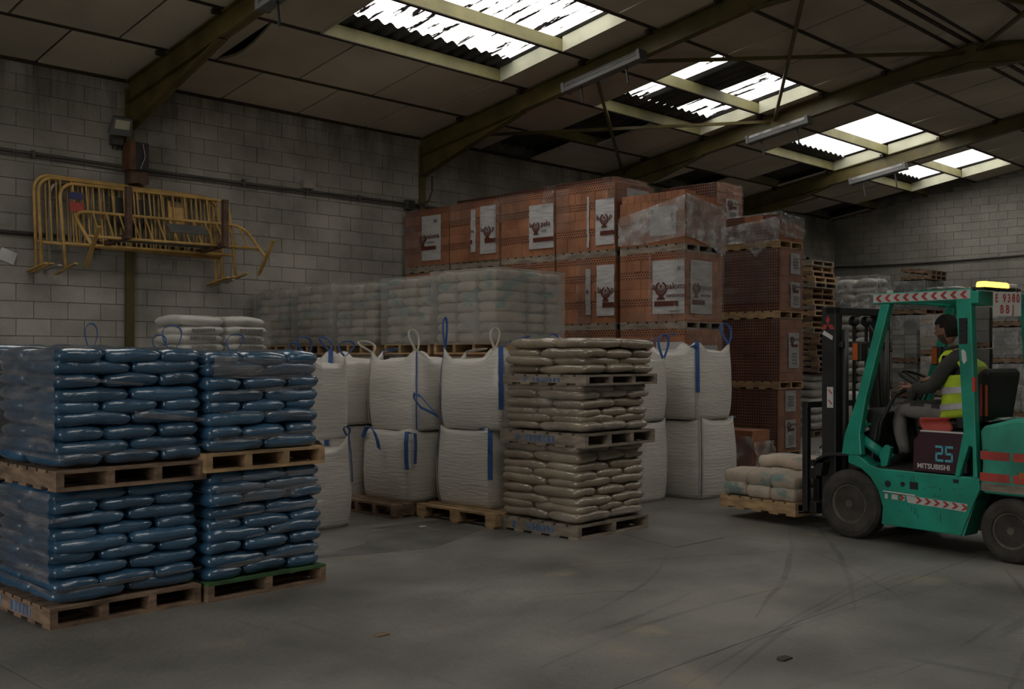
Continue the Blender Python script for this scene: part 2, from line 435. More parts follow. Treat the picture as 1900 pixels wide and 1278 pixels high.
# ------------------------------------------------------------------ floor
M['floordark'] = mat('tarry_floor_patch', (.13, .125, .115), .5, var=.3, scale=2, bump=.2, bscale=14, rnd=0, stain=[((.22, .21, .19), .55, (2, 2, 1), .1)])
M['floorpatch'] = mat('repaired_floor_patch', (.21, .20, .185), .55, var=.2, scale=1, bump=.2, bscale=14, rnd=0)
def worn(name, col, amount):
    m = film(name, amount, 0.0, col, (2.5, 2.5, 1), 0, patch=.42, rough=.6)
    return m
M['tyremark'] = worn('faint_tyre_mark', (.07, .064, .057), .11)
fl = tag(empty('floor'), 'grey stained concrete floor with tyre marks', None, None, 'structure')
xs = [XF, 2.2, 7.2, 12.2, 16.9, 21.6, GX]
ys = [YR, 3.35, 6.9, 10.2, WY]
for i in range(len(xs) - 1):
    for j in range(len(ys) - 1):
        piece('slab', M['floor'], fl, xs[i] + .0025, ys[j] + .0025, -.15, xs[i + 1] - .0025, ys[j + 1] - .0025, 0)
mb = MB(); mb.prism([(5.05, 7.35), (5.9, 7.55), (6.5, 8.2), (7.35, 8.1), (7.2, 7.35), (6.2, 6.95)], lambda a, b, d: (a, b, d), -.01, .0012); obj('tar_patch', mb, M['floordark'], fl)
mb = MB(); mb.prism([(7.71, 5.42), (8.45, 5.40), (8.6, 6.2), (7.94, 6.24)], lambda a, b, d: (a, b, d), -.01, .006); obj('repair_patch', mb, M['floorpatch'], fl)
rr = random.Random(21)
for (a, b, bow, w_) in [((4.21, 3.86), (6.92, 3.93), .25, .05), ((4.49, 3.11), (8.6, 3.75), .1, .03), ((4.61, 2.99), (8.39, 3.55), .3, .04), ((8.43, 4.53), (7.0, 3.0), .15, .03), ((5.33, 3.31), (8.07, 3.01), .2, .035), ((4.53, 4.15), (6.31, 4.32), -.15, .05), ((4.35, 3.31), (5.65, 3.32), .1, .03), ((5.13, 2.45), (7.6, 2.51), -.2, .03), ((5.39, 5.02), (6.24, 4.51), .1, .04), ((9.3, 5.2), (6.0, 3.6), .2, .05), ((9.9, 5.3), (6.6, 3.2), .2, .05), ((3.2, 2.9), (6.3, 2.3), .2, .04), ((8.8, 3.0), (5.6, 1.9), .3, .05), ((6.2, 5.6), (8.6, 4.4), .2, .05), ((5.0, 4.4), (7.4, 5.3), -.3, .03)]:
    A, B = Vector((*a, .0009)), Vector((*b, .0009)); dn = Vector((-(B - A).y, (B - A).x, 0)).normalized()
    cv = [A.lerp(B, i / 24) + dn * (.5 * bow * math.sin(PI * i / 24) + .02 * noise.noise(Vector((i * .3, a[0], b[1])))) for i in range(25)]
    mb = MB(); v_ = []
    for i, q in enumerate(cv):
        d_ = (cv[min(i + 1, 24)] - cv[max(i - 1, 0)]).normalized(); n_ = Vector((-d_.y, d_.x, 0)) * w_ / 2 * (.3 + .7 * math.sin(PI * i / 24))
        v_ += [q - n_, q + n_]
    mb.add(v_, [(2 * i, 2 * i + 2, 2 * i + 3, 2 * i + 1) for i in range(24)]); obj('tyre_mark', mb, M['tyremark'], fl)
piece('subfloor', M['mortar'], fl, XF, YR, -.3, GX, WY, -.012)
piece('apron', M['floor'], fl, XF - 14, YR - 8, -.4, XF, WY + 8, -.006)

# ------------------------------------------------------------------ block walls
def block_wall(name, label, along, fixed, sgn, u0, u1, z1fn, bl, bh, m, u_vis, zmin, skip=None):
    """along 'x': wall face at y=fixed; along 'y': face at x=fixed. sgn: direction of the wall body"""
    wl = tag(empty(name), label, None, None, 'structure')
    jt = .009
    zt = max(z1fn(u0), z1fn(u1), z1fn((u0 + u1) / 2))
    cand = []
    z = 0; k = 0
    while z < zt:
        u = u0 - (k % 2) * bl / 2
        while u < u1:
            a, b = max(u, u0) + jt / 2, min(u + bl, u1) - jt / 2
            top = min(z + bh - jt, min(z1fn(a), z1fn(b)) - .004)
            if b - a > .04 and top - z > .03:
                cand.append((a, b, z, top))
            u += bl
        z += bh; k += 1
    scored = []
    for c in cand:
        um, zm = (c[0] + c[1]) / 2, (c[2] + c[3]) / 2
        q = px_of(um, fixed, zm) if along == 'x' else px_of(fixed, um, zm)
        vis = q and -30 < q[0] < 1930 and -20 < q[1] < 1290 and zm > zmin(um)
        scored.append((-(c[3] - c[2]) * 1e3 / q[2] if vis else 1e9, random.random(), c))
    scored.sort(key=lambda t: t[:2])
    rest = MB()
    n = 0
    for s_, _, (a, b, z0, z1) in scored:
        pr = random.uniform(-.002, .004)
        f0, f1 = (fixed - sgn * (.012 + pr), fixed + sgn * .1)
        lo, hi = min(f0, f1), max(f0, f1)
        if n < 300 and s_ < 1e8:
            n += 1
            if along == 'x': piece('block', m, wl, a, lo, z0, b, hi, z1)
            else: piece('block', m, wl, lo, a, z0, hi, b, z1)
        else:
            if along == 'x': rest.box(a, lo, z0, b, hi, z1)
            else: rest.box(lo, a, z0, hi, b, z1)
    if rest.v:
        tag(obj('block_field', rest, m, wl, recalc=False), kind='stuff')
    return wl
wl = block_wall('wall_left', 'pale concrete block wall with dark water stains under the eaves', 'x', WY, 1, XF, GX, lambda u: EAVE, .43, .217, M['block'], None, lambda u: 1.75 if u < 12 else 3.4)
piece('mortar_bed', M['mortar'], wl, XF, WY, 0, GX + .3, WY + .25, EAVE + .25)
wb = block_wall('wall_back', 'grey concrete block gable wall behind the forklift', 'y', GX, 1, YR, WY, roofz, .43, .2, M['block_grey'], None, lambda u: 1.6)
mb = MB()
mb.prism([(YR, 0), (WY, 0), (WY, EAVE + .2), (RY, roofz(RY) + .2), (YR, EAVE + .2)], lambda a, b, d: (d, a, b), GX, GX + .25)
obj('mortar_bed', mb, M['mortar'], wb)
wr = tag(empty('wall_right'), 'plain block wall beside the photographer, out of frame', None, None, 'structure')
piece('block_face', M['block_grey'], wr, XF, YR - .25, 0, GX, YR, EAVE + .2)
wf = tag(empty('wall_front'), 'block wall with an open vehicle door behind the photographer', None, None, 'structure')
D0, D1, DH = 2.5, 8.5, 4.6
mb = MB()
mb.prism([(YR, 0), (D0, 0), (D0, DH), (D1, DH), (D1, 0), (WY, 0), (WY, EAVE + .2), (RY, roofz(RY) + .2), (YR, EAVE + .2)], lambda a, b, d: (d, a, b), XF - .25, XF)
obj('block_face', mb, M['block_grey'], wf)

# ------------------------------------------------------------------ roof and ceiling
ce = tag(empty('ceiling'), 'cream insulation boards between purlins under a shallow pitched roof', None, None, 'structure')
PUR = [12.35, 11.0, 9.77, 8.57, 7.47, 6.42]
FRX = [1.6, 6.57, 11.75, 16.65, 21.6]
bounds = [WY] + PUR
PIT = 1.3
def in_sky(x0, x1, row):
    return row in (2, 3) and any(x1 > a + .15 and x0 < b - .15 for a, b in SKY_BAYS)
def board(x0, x1, ya, yb, tilt=0, lift=0, sag=0):
    """ceiling board hung on the slope between y=ya (lower) and yb"""
    g = .019
    x0 += g; x1 -= g; ya -= .03 * (1 if ya > yb else -1); yb += .03 * (1 if ya > yb else -1)
    mbb = MB()
    def fn(u, v):
        y = ya + (yb - ya) * v; x = x0 + (x1 - x0) * u
        z = roofz(y) + lift + tilt * (u - .5) - sag * math.sin(PI * v) * (1 - u) ** 2
        return (x, y, z)
    n = 6 if sag else 1
    mbb.grid(fn, n, n); k = len(mbb.v)
    mbb.grid(lambda u, v: tuple(Vector(fn(u, v)) + Vector((0, 0, .035))), n, n)
    N = n + 1
    rim = [i for i in range(N)] + [j * N + n for j in range(1, N)] + [n * N + i for i in range(n - 1, -1, -1)] + [j * N for j in range(n - 1, 0, -1)]
    for i in range(len(rim)):
        a, b = rim[i], rim[(i + 1) % len(rim)]
        mbb.f.append((a, b, k + b, k + a)); mbb.mi.append(0)
    return obj('panel', mbb, M['panel'], ce)
GAPS = [(13.1, 14.45, 0), (13.75, 15.0, 1), (14.45, 14.95, 0), (19.9, 21.4, 1), (18.9, 19.6, 0), (25.0, 26.55, 1), (24.4, 25.6, 0), (25.7, 26.5, 2)]
for row in range(6):
    off = 5.34 if row % 2 == 0 else 5.89
    if row in (2, 4): off = 5.34 + .3
    cuts = set()
    k = math.floor((XF - off) / PIT)
    x = off + k * PIT
    cs = [XF]
    while x < GX:
        if x > XF + .1: cs.append(x)
        x += PIT
    cs.append(GX)
    if row in (2, 3):
        extra = [v for ab in SKY_BAYS for v in ab]
        cs = sorted([c for c in cs if all(abs(c - e) > .2 for e in extra)] + extra)
    for a, b in zip(cs, cs[1:]):
        mid = (a + b) / 2
        if row in (2, 3) and any(s0 - .01 < mid < s1 + .01 for s0, s1 in SKY_BAYS + [(2.6, 5.8)]): continue
        if any(g0 < mid < g1 and r_ == row for g0, g1, r_ in GAPS): continue
        if row == 1 and 7.0 < a < 7.4: board(a, b, bounds[row], bounds[row + 1], 0, 0, .12)
        elif mid > 23 and row == 0: board(a, b, bounds[row], bounds[row + 1], random.uniform(-.1, .1), -.02)
        else: board(a, b, bounds[row], bounds[row + 1], random.uniform(-.012, .012), random.uniform(-.004, .004))
# ridge strip and the far slope
for (a, b) in [(i * 2.6 - 5, i * 2.6 - 2.4) for i in range(12)]:
    b = min(b, GX)
    if a < GX:
        board(a, b, 6.42, 6.22); board(a, b, 6.18, 5.98)
for row, (ya, yb) in enumerate([(5.98, 4.93), (4.93, 3.83)]):
    x = 4.0 + row * .6
    while x < GX - .1:
        board(x, min(x + PIT, GX), ya, yb, random.uniform(-.01, .01)); x += PIT
mb = MB()   # rest of the far slope, never in view
for a, b, y0, y1 in [(XF, 4.0, 5.98, 3.83), (XF, GX, 1.4, YR)] + [(p, q, 3.83, 1.4) for p, q in [(XF, 2.6), (5.8, 7.9), (11.1, 13.3), (16.35, 18.6), (21.55, 23.2), (25.6, GX)]]:
    mb.add([(a, y0, roofz(y0)), (b, y0, roofz(y0)), (b, y1, roofz(y1)), (a, y1, roofz(y1))], [(0, 1, 2, 3)])
obj('far_slope_lining', mb, M['panel'], ce)
for y in PUR + [6.2, 5.98, 4.93, 3.83, 2.63, 1.4]:
    mb = MB(); z = roofz(y)
    mb.box(XF, y - .03, z + .0, GX, y + .03, z + .17)
    obj('purlin', mb, M['purlin'], ce)
    mb = MB(); mb.box(XF, y - .032, z - .014, GX, y + .032, z + .0)
    obj('ceiling_rail', mb, M['rail'], ce)
mb = MB(); mb.box(XF, WY - .05, EAVE - .03, GX, WY - .005, EAVE + .02); obj('ceiling_rail', mb, M['rail'], ce)

def corr(mbx, x0, x1, y0, y1, zo, pitch=.22, amp=.028):
    n = max(2, int((x1 - x0) / pitch * 6)); ny = 1
    def fn(u, v):
        x = x0 + (x1 - x0) * u; y = y0 + (y1 - y0) * v
        return (x, y, roofz(y) + zo + amp * math.cos(2 * PI * x / pitch))
    mbx.grid(fn, n, ny)
mb = MB()
corr(mb, XF, GX + .2, WY + .3, 10.70, .21)
corr(mb, XF, GX + .2, 8.45, RY, .21)
corr(mb, XF, GX + .2, RY, 3.9, .21)
corr(mb, XF, GX + .2, 1.55, YR - .3, .21)
solid = [(XF, 2.6), (5.8, 7.9), (11.1, 13.3), (14.35, 15.2), (16.35, 18.6), (21.55, 23.2), (25.6, GX + .2)]
for a, b in solid:
    corr(mb, a - .05, b + .05, 10.75, 8.4, .23)
    corr(mb, a - .05, b + .05, 4.0, 1.45, .23)
obj('roof_sheet', mb, M['sheet'], ce, smooth=True, recalc=False)

# skylights
def dirty_sheet(name, thr, sc_):
    m = bpy.data.materials.new(name); m.use_nodes = True
    nt = m.node_tree; L = nt.links; nt.nodes.remove(nt.nodes['Principled BSDF'])
    geo = node(nt, 'ShaderNodeNewGeometry'); mp = node(nt, 'ShaderNodeMapping'); mp.inputs['Scale'].default_value = sc_
    L.new(geo.outputs['Position'], mp.inputs['Vector'])
    nz = node(nt, 'ShaderNodeTexNoise'); nz.inputs['Scale'].default_value = 1; nz.inputs['Detail'].default_value = 4; nz.inputs['Roughness'].default_value = .7
    L.new(mp.outputs['Vector'], nz.inputs['Vector'])
    # dirt gathers in the valleys of the corrugation
    sp = node(nt, 'ShaderNodeSeparateXYZ'); L.new(geo.outputs['Position'], sp.inputs['Vector'])
    a = node(nt, 'ShaderNodeMath', operation='MULTIPLY'); a.inputs[1].default_value = 2 * PI / .22; L.new(sp.outputs['X'], a.inputs[0])
    b = node(nt, 'ShaderNodeMath', operation='COSINE'); L.new(a.outputs[0], b.inputs[0])
    c = node(nt, 'ShaderNodeMath', operation='MULTIPLY_ADD'); c.inputs[1].default_value = -.11; L.new(b.outputs[0], c.inputs[0]); L.new(nz.outputs['Fac'], c.inputs[2])
    mr = node(nt, 'ShaderNodeMapRange'); mr.inputs['From Min'].default_value = thr; mr.inputs['From Max'].default_value = thr + .03
    L.new(c.outputs[0], mr.inputs['Value'])
    tr = node(nt, 'ShaderNodeBsdfTransparent'); tr.inputs['Color'].default_value = (.93, .93, .93, 1)
    df = node(nt, 'ShaderNodeBsdfDiffuse'); df.inputs['Color'].default_value = (.08, .07, .09, 1)
    mx = node(nt, 'ShaderNodeMixShader'); L.new(mr.outputs['Result'], mx.inputs[0]); L.new(tr.outputs[0], mx.inputs[1]); L.new(df.outputs[0], mx.inputs[2])
    L.new(mx.outputs[0], nt.nodes['Material Output'].inputs['Surface'])
    return m
dirt = [dirty_sheet('dirty_translucent_sheet', .60, (9, 1.2, 1)), dirty_sheet('streaky_translucent_sheet', .62, (9, 1.3, 1)), dirty_sheet('clean_translucent_sheet', .73, (7, .8, 1)), dirty_sheet('clear_translucent_sheet', .72, (6, .7, 1))]
lit = [[(7.85, 11.15)], [(13.25, 14.4), (15.15, 16.4)], [(18.55, 21.6)], [(23.15, 25.65)]]
for i, (a, b) in enumerate(SKY_BAYS):
    wn = tag(empty('window_%d' % (i + 1)), ['dirty corrugated skylight nearest the photographer', 'skylight split by a dark opaque sheet', 'clean bright skylight in the third roof bay', 'small bright skylight next to the gable wall'][i], None, None, 'structure')
    for p, q in lit[i]:
        mb = MB(); corr(mb, p, q, 10.78, 8.38, .235)
        obj('corrugated_sheet', mb, dirt[i], wn, smooth=True, recalc=False)
    for x, sx in ((a, -1), (b, 1)):
        for y0, y1 in ((11.0, 9.77), (9.77, 8.57)):
            mb = MB()
            mb.prism([(y0 - .035, roofz(y0) - .01), (y1 + .035, roofz(y1) - .01), (y1 + .035, roofz(y1) + .2), (y0 - .035, roofz(y0) + .2)], lambda p_, q_, d: (d, p_, q_), x, x + sx * .03)
            obj('frame_board', mb, M['trim'], wn)
# far-slope skylights (above the photographer, out of frame)
mb = MB()
for a, b in [(2.55, 5.85)] + SKY_BAYS: corr(mb, a, b, 3.95, 1.5, .235)
corr(mb, 2.55, 5.85, 10.78, 8.38, .235)
wn = tag(empty('window_5'), 'translucent roof sheets on the slope above the photographer', None, None, 'structure')
obj('corrugated_sheet', mb, dirt[2], wn, smooth=True, recalc=False)

# portal frames
def frame(i, X):
    t = tag(empty('trim_%d' % (i + 1)), 'olive painted steel portal frame, ' + ['over the photographer', 'nearest in view', 'second along the wall', 'third along the wall', 'closest to the gable wall'][i], None, None, 'structure')
    def ibeam(nm, top, bot):
        """profile lists of (y, z); web + flanges"""
        mbb = MB()
        n = len(top)
        pts = top + bot[::-1]
        # web
        for k in range(n - 1):
            q = [top[k], top[k + 1], bot[k + 1], bot[k]]
            mbb.prism(q, lambda a, b, d: (d, a, b), X - .006, X + .006)
            mbb.prism([(top[k][0], top[k][1]), (top[k + 1][0], top[k + 1][1]), (top[k + 1][0], top[k + 1][1] - .014), (top[k][0], top[k][1] - .014)], lambda a, b, d: (d, a, b), X - .065, X + .065)
            mbb.prism([(bot[k][0], bot[k][1]), (bot[k + 1][0], bot[k + 1][1]), (bot[k + 1][0], bot[k + 1][1] + .014), (bot[k][0], bot[k][1] + .014)], lambda a, b, d: (d, a, b), X - .065, X + .065)
        return obj(nm, mbb, M['olive'], t)
    z = lambda y: roofz(y) - .02
    ibeam('rafter', [(WY - .02, z(WY - .02)), (RY, z(RY))], [(WY - .02, z(WY) - .29), (RY, z(RY) - .27)])
    ibeam('rafter', [(RY, z(RY)), (YR + .02, z(YR + .02))], [(RY, z(RY) - .27), (YR + .02, z(YR) - .29)])
    ibeam('haunch', [(WY - .02, z(WY) - .28), (WY - .25, z(WY - .25) - .285), (WY - 2.4, z(WY - 2.4) - .28)], [(WY - .02, 4.72), (WY - .14, 4.76), (WY - 2.4, z(WY - 2.4) - .3)])
    ibeam('haunch', [(RY + .9, z(RY + .9) - .27), (RY, z(RY) - .27), (RY - .9, z(RY - .9) - .27)], [(RY + .9, z(RY + .9) - .28), (RY, z(RY) - .40), (RY - .9, z(RY - .9) - .28)])
    mbb = MB(); mbb.box(X - .06, WY - .055, 0, X + .06, WY + .02, z(WY) - .1)
    obj('column', mbb, M['olive'], t)
    mbb = MB(); mbb.box(X - .06, YR - .02, 0, X + .06, YR + .055, z(YR) - .1)
    obj('column', mbb, M['olive'], t)
    for y in PUR[:5]:     # purlin cleats
        mbb = MB(); mbb.box(X - .16, y + .035, z(y) - .05, X - .065, y + .1, z(y) + .01)
        obj('cleat', mbb, M['rail'], t)
for i, X in enumerate(FRX): frame(i, X)
# roof cross bracing between the second and third frames
br = tag(empty('trim_6'), 'crossed steel bracing bars under the roof between two frames', None, None, 'structure')
X2, X3 = FRX[2], FRX[3]
for (p, q) in [((X2, 13.0), (X3, 9.7)), ((X2, 9.7), (X3, 13.0)), ((X2, 9.5), (X3, 6.3)), ((X2, 6.3), (X3, 9.6)), ((X2, 2.9), (X3, 6.1)), ((X2, 6.1), (X3, 2.9))]:
    mb = MB(); mb.bar((p[0], p[1], roofz(p[1]) - .12), (q[0], q[1], roofz(q[1]) - .12), .05, .05)
    obj('brace', mb, M['olive'], br)
# ------------------------------------------------------------------ pallets
M['paperteal'] = mat('paper_sack_teal_print', (.46, .38, .30), .8, var=.12, scale=5, bump=.5, bscale=14, rnd=.1, stain=[((.20, .27, .26), .535, (2.4, 2.4, 4.5), .06)])
M['cementbag'] = mat('pale_cement_sack', (.50, .43, .36), .8, var=.12, scale=5, bump=.3, bscale=18, rnd=.16, stain=[((.20, .31, .31), .54, (2.0, 2.0, 5.5), .05)])
def pallet(loc, w, d, label, m='wood', h=.13, style='stringer', rz=0, group=None, nst=4, top=None, nb=7, m2=None, marks=False, name='pallet', along='y', chips=True):
    """stringer pallet; stringers run along local y (or x), boards across. loc = near corner (min x, min y)"""
    t = thing(name, label, 'pallet', (loc[0] + w / 2, loc[1] + d / 2, loc[2]), rz, group)
    W, Dp = (w, d) if along == 'y' else (d, w)
    def pc(nm, mm, x0, y0, z0, x1, y1, z1):
        if along == 'y': return piece(nm, mm, t, x0, y0, z0, x1, y1, z1)
        return piece(nm, mm, t, y0, x0, z0, y1, x1, z1)
    mm = M[m]; mt = M[top] if top else mm
    tb = .02
    sw = .05
    if style == 'stringer':
        for i in range(nst):
            x = -W / 2 + sw / 2 + (W - sw) * i / (nst - 1)
            pc('stringer', mm, x - sw / 2, -Dp / 2, tb, x + sw / 2, Dp / 2, h - tb)
        bw = Dp / nb * .82
        for i in range(nb):
            y = -Dp / 2 + bw / 2 + (Dp - bw) * i / (nb - 1)
            pc('deck_board', mt if i else mt, -W / 2, y - bw / 2, h - tb, W / 2, y + bw / 2, h)
        for i in range(max(3, nb - 2)):
            y = -Dp / 2 + bw / 2 + (Dp - bw) * i / (max(3, nb - 2) - 1)
            pc('bottom_board', mm, -W / 2, y - bw / 2, 0, W / 2, y + bw / 2, tb)
    else:
        bb = .1
        for i in range(3):
            x = -W / 2 + bb / 2 + (W - bb) * i / 2
            for j in range(3):
                y = -Dp / 2 + .07 + (Dp - .14) * j / 2
                pc('block', mm, x - bb / 2, y - .07, tb, x + bb / 2, y + .07, h - 2 * tb)
        for j in range(3):
            y = -Dp / 2 + .07 + (Dp - .14) * j / 2
            pc('bottom_board', mm, -W / 2, y - .05, 0, W / 2, y + .05, tb)
            pc('cross_board', mm, -W / 2, y - .07, h - 2 * tb, W / 2, y + .07, h - tb)
        for i in range(nb):
            x = -W / 2 + .05 + (W - .1) * i / (nb - 1)
            pc('deck_board', mm, x - .047, -Dp / 2, h - tb, x + .047, Dp / 2, h)
    if marks:    # smudged blue stencil on the side stringer
        mb = MB(); rr = random.Random(5 + int(loc[2] * 10))
        y = Dp * .30
        while y > -Dp * .22:
            q = rr.uniform(.025, .05)
            if rr.random() < .75:
                mb.box(-W / 2 - .003, y - q, tb + .012, -W / 2 + .001, y, h - tb - .012)
            y -= q + .022
        obj('stencil_marks', mb, M['blueink'], t)
    return t

# ------------------------------------------------------------------ filled sacks
_bag = {}
def bag_mesh(L, W, H, m, seed, p=6.5, q=.42, flat=.0, noise_amp=.10):
    key = (round(L, 2), round(W, 2), round(H, 3), m, seed)
    if key in _bag: return _bag[key]
    rr = random.Random(seed * 77 + 3)
    o1 = Vector((rr.uniform(0, 50), rr.uniform(0, 50), rr.uniform(0, 50)))
    mb = MB(); nu, nv = 16, 10
    def surf(sign):
        def fn(a, b):
            u, v = 2 * a - 1, 2 * b - 1
            u = math.sin(u * PI / 2); v = math.sin(v * PI / 2)
            e = max(0, 1 - abs(u) ** p) ** q * max(0, 1 - abs(v) ** (p - 1)) ** q
            sh = 1 - .07 * (abs(v) ** 5); sv = 1 - .10 * (abs(u) ** 6)
            nz = noise.noise(Vector((u * 1.6, v * 1.3, sign * .4)) + o1)
            n2 = noise.noise(Vector((u * 5, v * 4, sign * 2)) + o1)
            z = H / 2 + sign * H / 2 * e * (1 + noise_amp * 2.2 * nz * (1 - .5 * abs(u)) + noise_amp * .5 * n2)
            edge = noise.noise(Vector((u * 2.5, v * 2.5, 7)) + o1) * .05
            return (L / 2 * u * sh * (1 + edge * .5), W / 2 * v * sv * (1 + edge), z + H * .12 * noise.noise(Vector((u * 1.1, v * 1.1, 9)) + o1))
        return fn
    mb.grid(surf(1), nu, nv); mb.grid(surf(-1), nu, nv)
    me = mb.mesh('sack', M[m], smooth=True, recalc=False)
    b = bmesh.new(); b.from_mesh(me)
    bmesh.ops.remove_doubles(b, verts=b.verts, dist=.0008)
    bmesh.ops.recalc_face_normals(b, faces=b.faces)
    b.to_mesh(me); b.free()
    me.polygons.foreach_set('use_smooth', [True] * len(me.polygons))
    _bag[key] = me
    return me
def sack(me, loc, rot, label, group, name='sack'):
    o = link(name, me, None, loc, rot)
    return tag(o, label, 'sack', group)
def load(x0, y0, w, d, z0, nl, h, m, what, where, group, start=0, side=True, back_top=True, only=None, over=1.36, jit=.014, frac=.41, openback=True):
    """a pallet load of sacks in pinwheel layers; the ones on the -y front, -x side and the top are built"""
    rr = random.Random(int(x0 * 100) + int(z0 * 1000))
    for k in range(nl):
        if only and k not in only: continue
        z = z0 + k * h
        kind = (k + start) % 2
        fr = d * frac if kind == 0 else d * (1 - frac - .01)
        bk = d - fr
        ins = rr.uniform(-.012, .012)
        sag = .010 * math.sin(k * 1.7 + x0)
        def row(n, ya, dep, lengthwise, cuts, where2, keep):
            a = 0
            for i in range(n):
                wd = w * cuts[i]
                cx = x0 + (a + cuts[i] / 2) * w; a += cuts[i]
                if not keep(i): continue
                L_, W_ = (wd * 1.02, dep * 1.04) if lengthwise else (dep * 1.03, wd * 1.04)
                me = bag_mesh(round(L_ * 20) / 20 if False else L_, W_, h * over, m, rr.randint(1, 2))
                rz = 0 if lengthwise else PI / 2
                if rr.random() < .5: rz += PI
                lab = '%s, %s layer%s, %s, %s' % (what, ORD[k], '' if k == 0 else ' up', where2(i, n), where)
                sack(me, (cx + rr.uniform(-jit, jit), ya + dep / 2 + ins + rr.uniform(-jit, jit), z + sag), (rr.uniform(-.02, .02), rr.uniform(-.025, .025), rz + rr.uniform(-.02, .02)), lab, group)
        c3 = [[.30, .40, .30], [.36, .34, .30], [.31, .36, .33]][0]
        fw = lambda i, n: NTH[i] + ' from left along front'
        bw = lambda i, n: ('behind on its left side' if i == 0 else NTH[i] + ' from left along back')
        keepf = lambda i: True
        topk = k == nl - 1
        keepb = lambda i: (side and i == 0) or (topk and back_top)
        if kind == 0:
            row(2, y0, fr, True, [.5, .5], fw, keepf)
            row(3, y0 + fr, bk, False, c3, bw, keepb)
        else:
            row(3, y0, fr, False, c3, fw, keepf)
            row(2, y0 + fr, bk, True, [.5, .5], bw, keepb)

def wavy_sheet(mb, p0, p1, z0, z1, out, amp=.012, nu=22, nv=14, seed=0, lower=None, upper=None, layer=None):
    """film sheet between plan points p0, p1 and heights z0..z1 (or functions of u)"""
    p0, p1, out = Vector((*p0, 0)), Vector((*p1, 0)), Vector((*out, 0))
    def fn(u, v):
        lo = lower(u) if lower else z0; hi = upper(u) if upper else z1
        z = lo + (hi - lo) * v
        p = p0.lerp(p1, u)
        a = noise.noise(Vector((u * 4 + seed, z * 9, seed * 1.7))) + .6 * noise.noise(Vector((u * 11 + seed, z * 25, seed)))
        bul = 0
        if layer: bul = -abs(math.sin(PI * (z - layer[0]) / layer[1] + PI / 2)) ** 2 * .012
        q = p + out * (amp * a + bul)
        return (q.x, q.y, z)
    return mb.grid(fn, nu, nv)

# --- blue pallets -----------------------------------------------------------
pallet((2.69, 6.57, 0), 1.03, 1.03, 'worn wooden pallet under the lower blue load nearest the photographer', 'wood', nst=4, marks=True)
load(2.72, 6.60, .99, .97, .13, 9, .0785, 'bluebag', 'blue sack', 'lower load of nearest pile', 'blue sacks, lower load of nearest pile', 0)
pallet((2.72, 6.55, .852), 1.03, 1.06, 'worn wooden pallet between the two blue loads nearest the photographer', 'wood', nst=4)
load(2.74, 6.58, .99, .99, .982, 9, .0835, 'bluebag', 'blue sack', 'upper load of nearest pile', 'blue sacks, upper load of nearest pile', 1)
pallet((3.745, 6.52, 0), .985, 1.03, 'wooden pallet with a green painted top edge under blue sacks', 'wood', nst=3, top='woodgreen')
load(3.765, 6.54, .94, .97, .13, 9, .0835, 'bluebag', 'blue sack', 'lower load on green-edged pallet', 'blue sacks on the green-edged pallet', 1, side=False)
pallet((3.72, 6.50, .895), .985, 1.03, 'fresh yellowish pallet between the blue loads beside the white bulk bags', 'woodnew', nst=4)
load(3.745, 6.53, .93, .97, 1.025, 8, .0855, 'bluebag', 'blue sack', 'upper load on yellowish pallet', 'blue sacks on the yellowish pallet', 0, side=False)
# piles behind them, only tops or edges in view
pallet((2.72, 7.72, .852), 1.03, 1.0, 'pallet under the blue load standing behind the nearest pile', 'wood')
load(2.75, 7.74, .99, .95, .982, 9, .086, 'bluebag', 'blue sack', 'pile right behind the nearest one', 'blue sacks behind the nearest pile', 0, only=(7, 8))
tag(obj('pallet_load', MB().box(2.78, 7.78, 0, 3.7, 8.65, .85), M['bluebag'], bevel=.05), 'blue wrapped load underneath the pile behind the nearest blue sacks', 'load')
tag(obj('pallet_load', MB().box(2.80, 7.80, .985, 3.68, 8.63, 1.58), M['bluebag'], bevel=.05), 'blue wrapped lower layers of the pile behind the nearest blue sacks', 'load')
pallet((1.58, 7.55, 0), 1.03, 1.0, 'pallet of the blue pile cut off by the left picture edge', 'wood')
tag(obj('pallet_load', MB().box(1.6, 7.58, .13, 2.58, 8.5, .845), M['bluebag'], bevel=.05), 'lower blue load cut off by the left picture edge', 'load')
pallet((1.58, 7.55, .845), 1.03, 1.0, 'upper pallet of the blue pile cut off by the left picture edge', 'wood')
tag(obj('pallet_load', MB().box(1.6, 7.58, .975, 2.58, 8.5, 1.75), M['bluebag'], bevel=.05), 'upper blue load cut off by the left picture edge', 'load')

def stretch(label, x0, y0, x1, y1, bands, sheet=None, m='filmblue', layer=None, seed=1, amp=.01, off=.014):
    """bands: list of (zl0, zl1, zr0, zr1, u0, u1) on the -y front, then optional full sheet on the -x side"""
    mb = MB()
    for (a, b, c, d_, u0, u1) in bands:
        wavy_sheet(mb, (x0 + (x1 - x0) * u0, y0 - off), (x0 + (x1 - x0) * u1, y0 - off), 0, 0, (0, -1), amp, 24, 6, seed, lambda u: a + (c - a) * u, lambda u: b + (d_ - b) * u, layer)
        if u0 == 0:   # carry the band round the corner
            wavy_sheet(mb, (x0 - off, y1), (x0 - off, y0 - off), 0, 0, (-1, 0), amp, 20, 6, seed, lambda u: a + .02 * (1 - u), lambda u: b + .02 * (1 - u), layer)
    if sheet:
        wavy_sheet(mb, (x0 - off - .004, y1), (x0 - off - .004, y0 + .0), sheet[0], sheet[1], (-1, 0), amp, 24, 24, seed + 3, None, None, layer)
    return tag(obj('stretch_film', mb, M[m], smooth=True, recalc=False), label, 'film')
